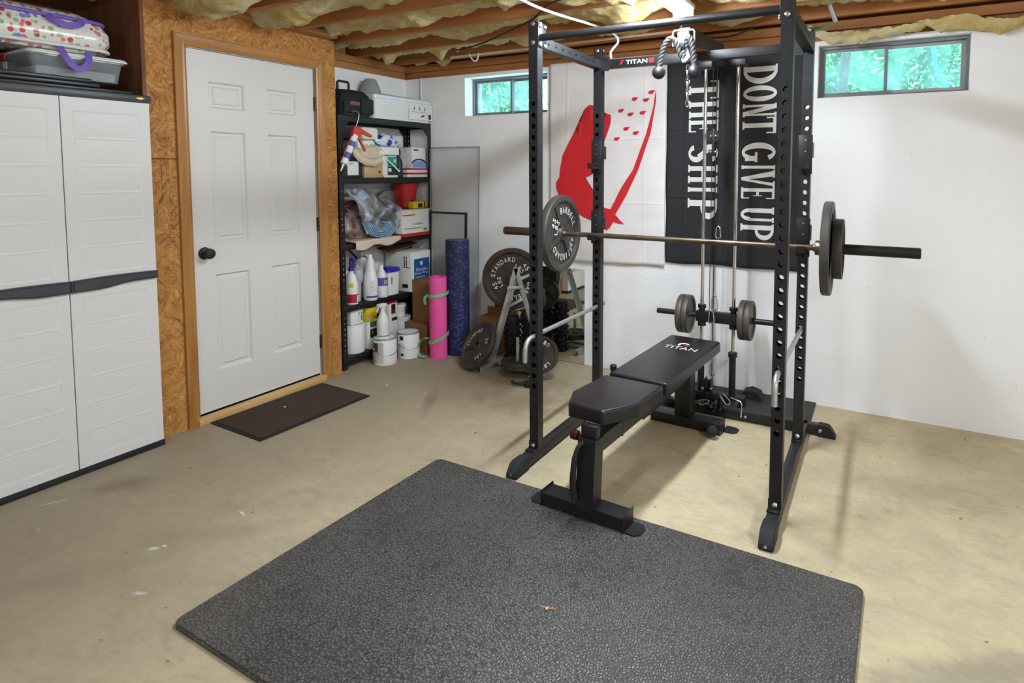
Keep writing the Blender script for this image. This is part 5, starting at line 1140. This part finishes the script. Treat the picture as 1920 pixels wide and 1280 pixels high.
t = it('gallon_jug', 'white gallon jug with a cut-out handle behind the squirt bottles', 'jug', -3.53, 3.25, S2); g = G(); loft(g, [(rrect(-3.60, -3.48, 3.19, 3.31, .02), S2 + .001), (rrect(-3.60, -3.48, 3.19, 3.31, .02), S2 + .20), (rrect(-3.58, -3.50, 3.21, 3.29, .02), S2 + .28), (rrect(-3.555, -3.525, 3.235, 3.265, .012), S2 + .315), (rrect(-3.555, -3.525, 3.235, 3.265, .012), S2 + .345)]); obj('jug_body', g, white, t, True)
g = G(); g.tube([(-3.50, 3.245, S2 + .325), (-3.475, 3.275, S2 + .30), (-3.47, 3.30, S2 + .24), (-3.48, 3.30, S2 + .20)], .012, 10, smooth=1); obj('jug_handle', g, white, t, True)
t = bottle('spray_bottle', 'white bottle with purple picture label beside the blue lidded tub', -3.415, 3.316, S2, [(.05, 0), (.053, .01), (.053, .135), (.034, .19), (.02, .21), (.018, .245)], white, sq=.84); band(t, 'picture_label', -3.415, 3.316, S2 + .09, S2 + .152, .0537, mat('violet_print', (92, 78, 150), .5), -75, 45, sq=.84); band(t, 'picture_spot', -3.415, 3.316, S2 + .10, S2 + .135, .0542, mat('straw_print', (176, 156, 120), .5), -25, 15, sq=.84)
t = it('lidded_tub', 'white tub with bright blue scoop lid in front of the floor prep box', 'tub', -3.43, 3.42, S2); g = G(); loft(g, [(rrect(-3.475, -3.385, 3.365, 3.478, .02), S2 + .001), (rrect(-3.48, -3.38, 3.362, 3.482, .02), S2 + .178)]); obj('tub_body', g, white, t, True); g = G(); loft(g, [(rrect(-3.485, -3.376, 3.358, 3.486, .02), S2 + .178), (rrect(-3.485, -3.376, 3.358, 3.486, .02), S2 + .200), (rrect(-3.475, -3.39, 3.37, 3.47, .02), S2 + .212)]); obj('lid', g, navy, t, True); g = G(); g.box(-3.44, -3.43, 3.486, 3.53, S2 + .192, S2 + .198); obj('lid_handle', g, navy, t, True); dec(t, 'side_print', -3.3815, 3.385, 3.40, S2 + .09, S2 + .14, greyink)
t = it('carton', 'white floor prep carton with blue label at the end of the lower shelf', 'carton', -3.46, 3.67, S2); g = G(); g.box(-3.60, -3.325, 3.545, 3.803, S2 + .001, S2 + .315, .002); obj('box', g, paper, t, True)
dec(t, 'blue_label', -3.3245, 3.578, 3.752, S2 + .05, S2 + .258, blue); X = -3.3235
txt(t, 'Shineline', FX(X, 3.665, S2 + .172), .135, .026, letter); txt(t, 'Floor Prep', FX(X, 3.665, S2 + .138), .150, .026, letter)
g = G()
for k in range(4): g.box(X, X + .0006, 3.60, 3.60 + (.10, .125, .125, .12)[k], S2 + .108 - .014 * k, S2 + .112 - .014 * k)
g.box(X, X + .0006, 3.648, 3.672, S2 + .205, S2 + .235); obj('label_print', g, letter, t, True)
dec(t, 'corner_mark', -3.3245, 3.58, 3.625, S2 + .008, S2 + .040, mat('slate_print', (74, 102, 150), .5))
g = G()
for k in (0, 1):
    x = -3.395 + .022 * k; g.box(x - .004, x + .004, 3.5438, 3.5448, S2 + .20, S2 + .27); g.prism([(-.009, 0), (.009, 0), (0, .014)], FY(x, 3.5445, S2 + .27), 0, .0006)
g.box(-3.415, -3.34, 3.5438, 3.5448, S2 + .192, S2 + .197); g.box(-3.42, -3.36, 3.5438, 3.5448, S2 + .03, S2 + .06); obj('side_marks', g, ink, t, True)
t = it('box_flap', 'loose brown cardboard flap lying over the floor prep carton', 'cardboard', -3.5, 3.66, S2 + .32); g = G(); g.box(-.10, .06, -.15, .15, 0, .004); g.xf(T(-3.52, 3.62, S2 + .345) @ R(10, 'X') @ R(12, 'Y')); obj('flap', g, card, t, True)
# bottom shelf: paint
def can(name, label, x, y, z, r, h, m=white, lid=galv, cat='paint can', bail=True):
    t = it(name, label, cat, x, y, z); g = G(); g.lathe([(r * .985, 0), (r, .004), (r, h - .006), (r * .96, h)], T(x, y, z + .001), 36); obj('can_body', g, m, t, True)
    g = G(); g.lathe([(r * 1.01, h - .008), (r * 1.02, h - .002), (r * .98, h + .002), (r * .88, h + .001), (r * .86, h - .006), (r * .1, h - .006)], T(x, y, z + .001), 36); obj('rim_lid', g, lid, t, True)
    if bail:
        g = G(); A_ = [math.radians(-105 + 170 * i / 14) for i in range(15)]; g.tube([(x + (r + .004) * math.cos(a), y + (r + .004) * math.sin(a), z + h * .62 - h * .22 * math.sin(PI * i / 14)) for i, a in enumerate(A_)], .0022, 6); g.ball((x + (r + .003) * math.cos(A_[0]), y + (r + .003) * math.sin(A_[0]), z + h * .62), .008, 2); obj('bail', g, bolt, t, True)
    return t
can('bucket', 'white bucket on the bottom shelf with a handled jug on it', -3.46, 3.075, S1, .082, .205, white, white, 'bucket', False)
t = it('jug', 'square white jug with cut-out handle standing on the bottom-shelf bucket', 'jug', -3.46, 3.07, S1 + .21); g = G(); g.box(-3.52, -3.40, 3.005, 3.125, S1 + .209, S1 + .318, .012); g.lathe([(.04, .318), (.04, .332)], T(-3.46, 3.06, S1), 20); obj('jug_body', g, white, t, True); dec(t, 'handle_recess_shade', -3.3998, 3.075, 3.112, S1 + .235, S1 + .295, mat('shadow_grey', (120, 118, 112), .7)); g = G(); g.tube([(-3.397, 3.083, S1 + .235), (-3.397, 3.083, S1 + .27), (-3.397, 3.092, S1 + .29)], .008, 8); obj('jug_handle', g, white, t, True)  # flat grey patch painted as the shade inside the jug's handle recess
t = it('jar', 'white jar with green and black label on the bottom shelf', 'jar', -3.43, 3.205, S1); g = G(); loft(g, [(rrect(-3.50, -3.385, 3.160, 3.268, .025), S1 + .001), (rrect(-3.50, -3.385, 3.160, 3.268, .025), S1 + .205)]); obj('jar_body', g, white, t, True); dec(t, 'green_band', -3.3845, 3.170, 3.260, S1 + .165, S1 + .205, green); dec(t, 'black_label', -3.3845, 3.170, 3.260, S1 + .085, S1 + .15, mat('green_black_print', (22, 36, 28), .5)); g = G(); g.prism([(0, .01), (.005, .01), (.010, 0), (.022, .02), (.016, .02), (.010, .008)], FX(-3.3835, 3.178, S1 + .112), 0, .0005); obj('label_mark', g, letter, t, True)
t = bottle('yellow_tub', 'yellow tub standing on the jar with the green label', -3.445, 3.214, S1 + .206, [(.052, 0), (.056, .01), (.06, .075), (.058, .10)], yellow, 'tub', nm='tub_body'); band(t, 'orange_print', -3.445, 3.214, S1 + .225, S1 + .245, .0575, mat('orange_print', (196, 110, 40), .5), -10, 50); band(t, 'barcode_patch', -3.445, 3.214, S1 + .226, S1 + .255, .0576, tancard, -50, -20)
t = it('carton', 'white and black carton standing behind the spray bottle on the floor can', 'carton', -3.42, 3.41, S1); g = G(); g.box(-3.49, -3.385, 3.36, 3.45, S1 + .001, S1 + .31, .004); obj('box', g, paper, t, True); dec(t, 'black_panel', -3.3845, 3.385, 3.428, S1 + .22, S1 + .295, ink); dec(t, 'red_panel', -3.384, 3.392, 3.426, S1 + .225, S1 + .25, mat('maroon_print', (120, 30, 40), .5)); dec(t, 'black_panel', -3.3845, 3.39, 3.445, S1 + .165, S1 + .19, ink)
g = G(); g.box(-3.491, -3.384, 3.359, 3.451, S1 + .3, S1 + .318, .002); obj('red_cap', g, red, t, True)
t = bottle('paste_tub', 'white oval tub with purple streak on the bottom shelf', -3.43, 3.535, S1, [(.058, 0), (.066, .01), (.074, .10), (.072, .15), (.076, .155), (.076, .17)], mat('smeared_white', (214, 214, 216), .5, var=.08), 'tub', nm='tub_body'); band(t, 'purple_streak', -3.43, 3.535, S1 + .04, S1 + .056, .072, purple, -90, 10)
bottle('plastic_tub', 'small white ribbed tub on top of the tub with the purple streak', -3.43, 3.515, S1 + .172, [(.042, 0), (.05, .075), (.054, .08), (.054, .098)], white, 'tub', nm='tub_body')
can('packet', 'dark blue packet at the back of the bottom shelf', -3.53, 3.68, S1, .06, .25, mat('dark_slate', (44, 50, 66), .5), blackpl, 'packet', False)
# on the floor in front of the shelving
c1 = can('paint_can', 'white gallon paint can on the floor carrying a spray bottle', -3.255, 3.185, 0, .084, .192); band(c1, 'seam_label', -3.255, 3.185, .02, .17, .0848, mat('worn_label', (190, 184, 178), .6, var=.12), -125, -52); band(c1, 'dark_mark', -3.255, 3.185, .10, .165, .0854, mat('brown_ink', (70, 52, 50), .6), -118, -80)
t = bottle('spray_bottle', 'white trigger spray bottle with green stripe standing on the floor paint can', -3.265, 3.18, .187, [(.040, 0), (.043, .006), (.043, .12), (.036, .15), (.02, .185), (.014, .20), (.014, .215)], white)
band(t, 'green_stripe', -3.265, 3.18, .203, .212, .0436, mat('sea_green', (60, 150, 130), .5), -90, 60); g = G(); g.lathe([(.017, .205), (.018, .225), (.012, .232)], T(-3.265, 3.18, .187), 16); g.box(-3.285, -3.245, 3.135, 3.205, .418, .442, .006); g.prism([(-.045, .03), (-.035, .035), (-.052, -.012), (-.06, -.008)], FX(-3.265, 3.18, .395), -.006, .006); obj('trigger_head', g, white, t, True)
g = G()
for k in range(6): g.box(-3.2235, -3.2225, 3.165, 3.165 + (.02, .03, .024, .032, .02, .028)[k], .235 + .014 * k, .238 + .014 * k)
obj('label_print', g, mat('pink_ink', (196, 120, 130), .5), t, True)
c2 = can('paint_can', 'white gallon paint can with a round black spot on the floor by the boxes', -3.215, 3.385, 0, .084, .192); band(c2, 'black_spot', -3.215, 3.385, .145, .175, .0848, ink, -92, -72); band(c2, 'printed_panel', -3.215, 3.385, .03, .12, .0846, mat('pale_grey_print', (206, 206, 204), .6, var=.1), -95, -66); band(c2, 'barcode', -3.215, 3.385, .025, .045, .0852, ink, -88, -72)
carton('cardboard_box', 'brown cardboard box on the floor under another beside the pink mat', 'box', -3.36, -3.13, 3.50, 3.73, 0, .225, card)
carton('cardboard_box', 'brown cardboard box standing on the lower one behind the pink mat', 'box', -3.322, -3.14, 3.55, 3.735, .2255, .555, card)
def rolled(name, label, cat, x, y, r, h, m, turns, lean=(0, 0)):
    t = it(name, label, cat, x, y, 0); g = G(); n = 40 * turns; th = .004
    pts = [((r - (turns - i / 40) * .0075) * math.cos(2 * PI * i / 40 + 5.9), (r - (turns - i / 40) * .0075) * math.sin(2 * PI * i / 40 + 5.9)) for i in range(n + 1)]
    pts.append((pts[-1][0] + .006, pts[-1][1] + .022))
    rr = []
    for z in (0.001, h * .5, h):
        o = [(px * (1 + th / r), py * (1 + th / r)) for px, py in pts]; row = [g.b.verts.new(V((px + lean[0] * z, py + lean[1] * z, z))) for px, py in o] + [g.b.verts.new(V((px * (1 - th / r) + lean[0] * z, py * (1 - th / r) + lean[1] * z, z))) for px, py in pts[::-1]]; rr.append(row)
    g.skin(rr, closed=True, cap0=False, cap1=False)
    for row in (rr[0], rr[-1]):
        k = len(row) // 2
        for i in range(k - 1): g.b.faces.new((row[i], row[i + 1], row[-2 - i], row[-1 - i]))
    obj('roll', g, m, t); return t
pk = mat('pink_foam', (236, 84, 158), .75, var=.05, bump=.2, bscale=120)
ym = rolled('yoga_mat', 'pink rolled yoga mat held by a green strap', 'yoga mat', -3.005, 3.49, .066, .615, pk, 4)
gs = mat('mint_strap', (118, 186, 130), .65)
t = it('yoga_strap', 'mint green strap wound round the pink yoga mat', 'strap', -3.005, 3.49, .12)
def loop_band(z, tilt, r=.0735, wd=.026):
    g = G(); rr = []
    for i in range(33):
        a = 2 * PI * i / 32; zz = z + tilt * math.sin(a + .6); rr.append([g.b.verts.new(V((-3.005 + rr_ * math.cos(a), 3.49 + rr_ * math.sin(a), zz + dz))) for rr_, dz in ((r, -wd / 2), (r + .003, -wd / 2), (r + .003, wd / 2), (r, wd / 2))])
    return g.skin(rr)
obj('band', loop_band(.485, .012), gs, t, True); obj('band', loop_band(.155, .035), gs, t, True)
g = G(); ribbon(g, [(-3.07, 3.455, .475), (-3.092, 3.44, .46), (-3.098, 3.44, .43), (-3.09, 3.445, .40)], .018, .003, (1, .5, 0)); ribbon(g, [(-3.07, 3.455, .145), (-3.11, 3.42, .14), (-3.135, 3.40, .09), (-3.138, 3.40, .03), (-3.115, 3.40, .012), (-3.07, 3.395, .010), (-3.05, 3.40, .016)], .02, .003, (.2, 1, .2)); obj('strap_tail', g, gs, t, True)
g = G(); M = T(-2.935, 3.635, 0); g.lathe([(.086, .001), (.09, .006), (.09, .878), (.086, .884), (.02, .884)], M, 40); t = it('rubber_floor_roll', 'tall dark blue speckled rolled rubber mat behind the pink yoga mat', 'rolled mat', -2.935, 3.635, 0); obj('roll', g, m_speck('blue_speckle', (26, 26, 42), (54, 62, 160), 52, .52, .64), t, True)
g = G(); M = T(-2.935, 3.635, .8845); P_ = [((.086 - .0022 * i / 4) * math.cos(i * PI / 8), (.086 - .0022 * i / 4) * math.sin(i * PI / 8), 0) for i in range(110)]; g.tube([M @ V(p) for p in P_], .0012, 4); obj('spiral_end', g, mat('grey_line', (96, 98, 120), .8), t, True)
# sheets leaning on the window wall
t = it('clear_sheet', 'tall clear acrylic sheet leaning on the window wall by the shelving', 'plastic sheet', -3.1, 3.8, 0); M = T(-3.115, 3.79, 0) @ Matrix.Rotation(-.028, 4, 'X')
g = G(); g.box(-.245, .245, -.002, .002, .001, 1.60); g.xf(M); obj('sheet', g, m_clear('acrylic', (196, 198, 198), .16, .08), t, True)
g = G(); e_ = .004
g.box(-.247, .247, -.003, .003, 1.596, 1.603); g.box(.243, .249, -.003, .003, 0.001, 1.60); g.box(-.249, -.243, -.003, .003, 0.001, 1.60); g.xf(M); obj('sheet_edge', g, mat('grey_edge', (142, 142, 142), .4), t, True)
t = it('framed_screen', 'black framed clear panel leaning behind the rolled mats', 'framed panel', -3.15, 3.76, 0); M = T(-3.145, 3.752, 0) @ Matrix.Rotation(-.03, 4, 'X')
g = G(); g.box(-.18, .18, -.002, .002, .012, 1.07); g.xf(M); obj('panel', g, m_clear('screen_clear', (200, 200, 192), .30, .2), t, True)
g = G(); g.box(-.188, .188, -.008, .008, .001, .016); g.box(-.188, .188, -.008, .008, 1.066, 1.082); g.box(-.188, -.172, -.008, .008, .016, 1.066); g.box(.172, .188, -.008, .008, .016, 1.066); g.xf(M); obj('frame', g, blackpl, t, True)
# ------------------------------------------------------------------ light and camera
em2 = m_emit('fill_glow_far', (.84, .95, 1.06, 1), 96)
em3 = m_emit('fill_glow_side', (.84, .95, 1.06, 1), 215)
lamp(T(-1.2, -.9, 2.26), 'added fill tube light in the middle of the room, unseen behind the viewer', None, em2)  # unseen fill lamp, added to raise the brightness of the room
lamp(T(1.6, .6, 2.26), 'added fill tube light over the far side of the room, unseen beyond the frame', None, em3)  # second unseen fill lamp, added to brighten the window wall
wd = bpy.data.worlds.new('daylight'); bpy.context.scene.world = wd; wd.use_nodes = True
bg = wd.node_tree.nodes['Background']; bg.inputs[0].default_value = (.72, .9, 1, 1); bg.inputs[1].default_value = 8.
cam = bpy.data.cameras.new('camera'); co = bpy.data.objects.new('camera', cam); C.objects.link(co)
f, cx, cy, pitch, roll, yaw, H = 1128.2521, 1065.9019, 397.989, 3.9248, .1056, -28.3938, 1.4105
y_, p_, r_ = math.radians(yaw), math.radians(pitch), math.radians(roll)
F = V((math.sin(y_) * math.cos(p_), math.cos(y_) * math.cos(p_), -math.sin(p_))); Rt = V((math.cos(y_), -math.sin(y_), 0)); U = Rt.cross(F)
R2 = Rt * math.cos(r_) + U * math.sin(r_); U2 = U * math.cos(r_) - Rt * math.sin(r_)
co.matrix_world = Matrix(((R2.x, U2.x, -F.x, 0), (R2.y, U2.y, -F.y, 0), (R2.z, U2.z, -F.z, H), (0, 0, 0, 1)))
cam.sensor_width = 36; cam.sensor_fit = 'HORIZONTAL'; cam.lens = f / 1920 * 36
cam.shift_x = (960 - cx) / 1920; cam.shift_y = (cy - 640) / 1920; cam.clip_start = .05
sc = bpy.context.scene; sc.camera = co
vs = sc.view_settings; vs.view_transform = 'Standard'; vs.look = 'None'; vs.gamma = 1; vs.use_curve_mapping = False; vs.exposure = 0.
sc.cycles.max_bounces = 8; sc.cycles.diffuse_bounces = 5; sc.cycles.glossy_bounces = 4; sc.cycles.transparent_max_bounces = 16; sc.cycles.sample_clamp_indirect = 6
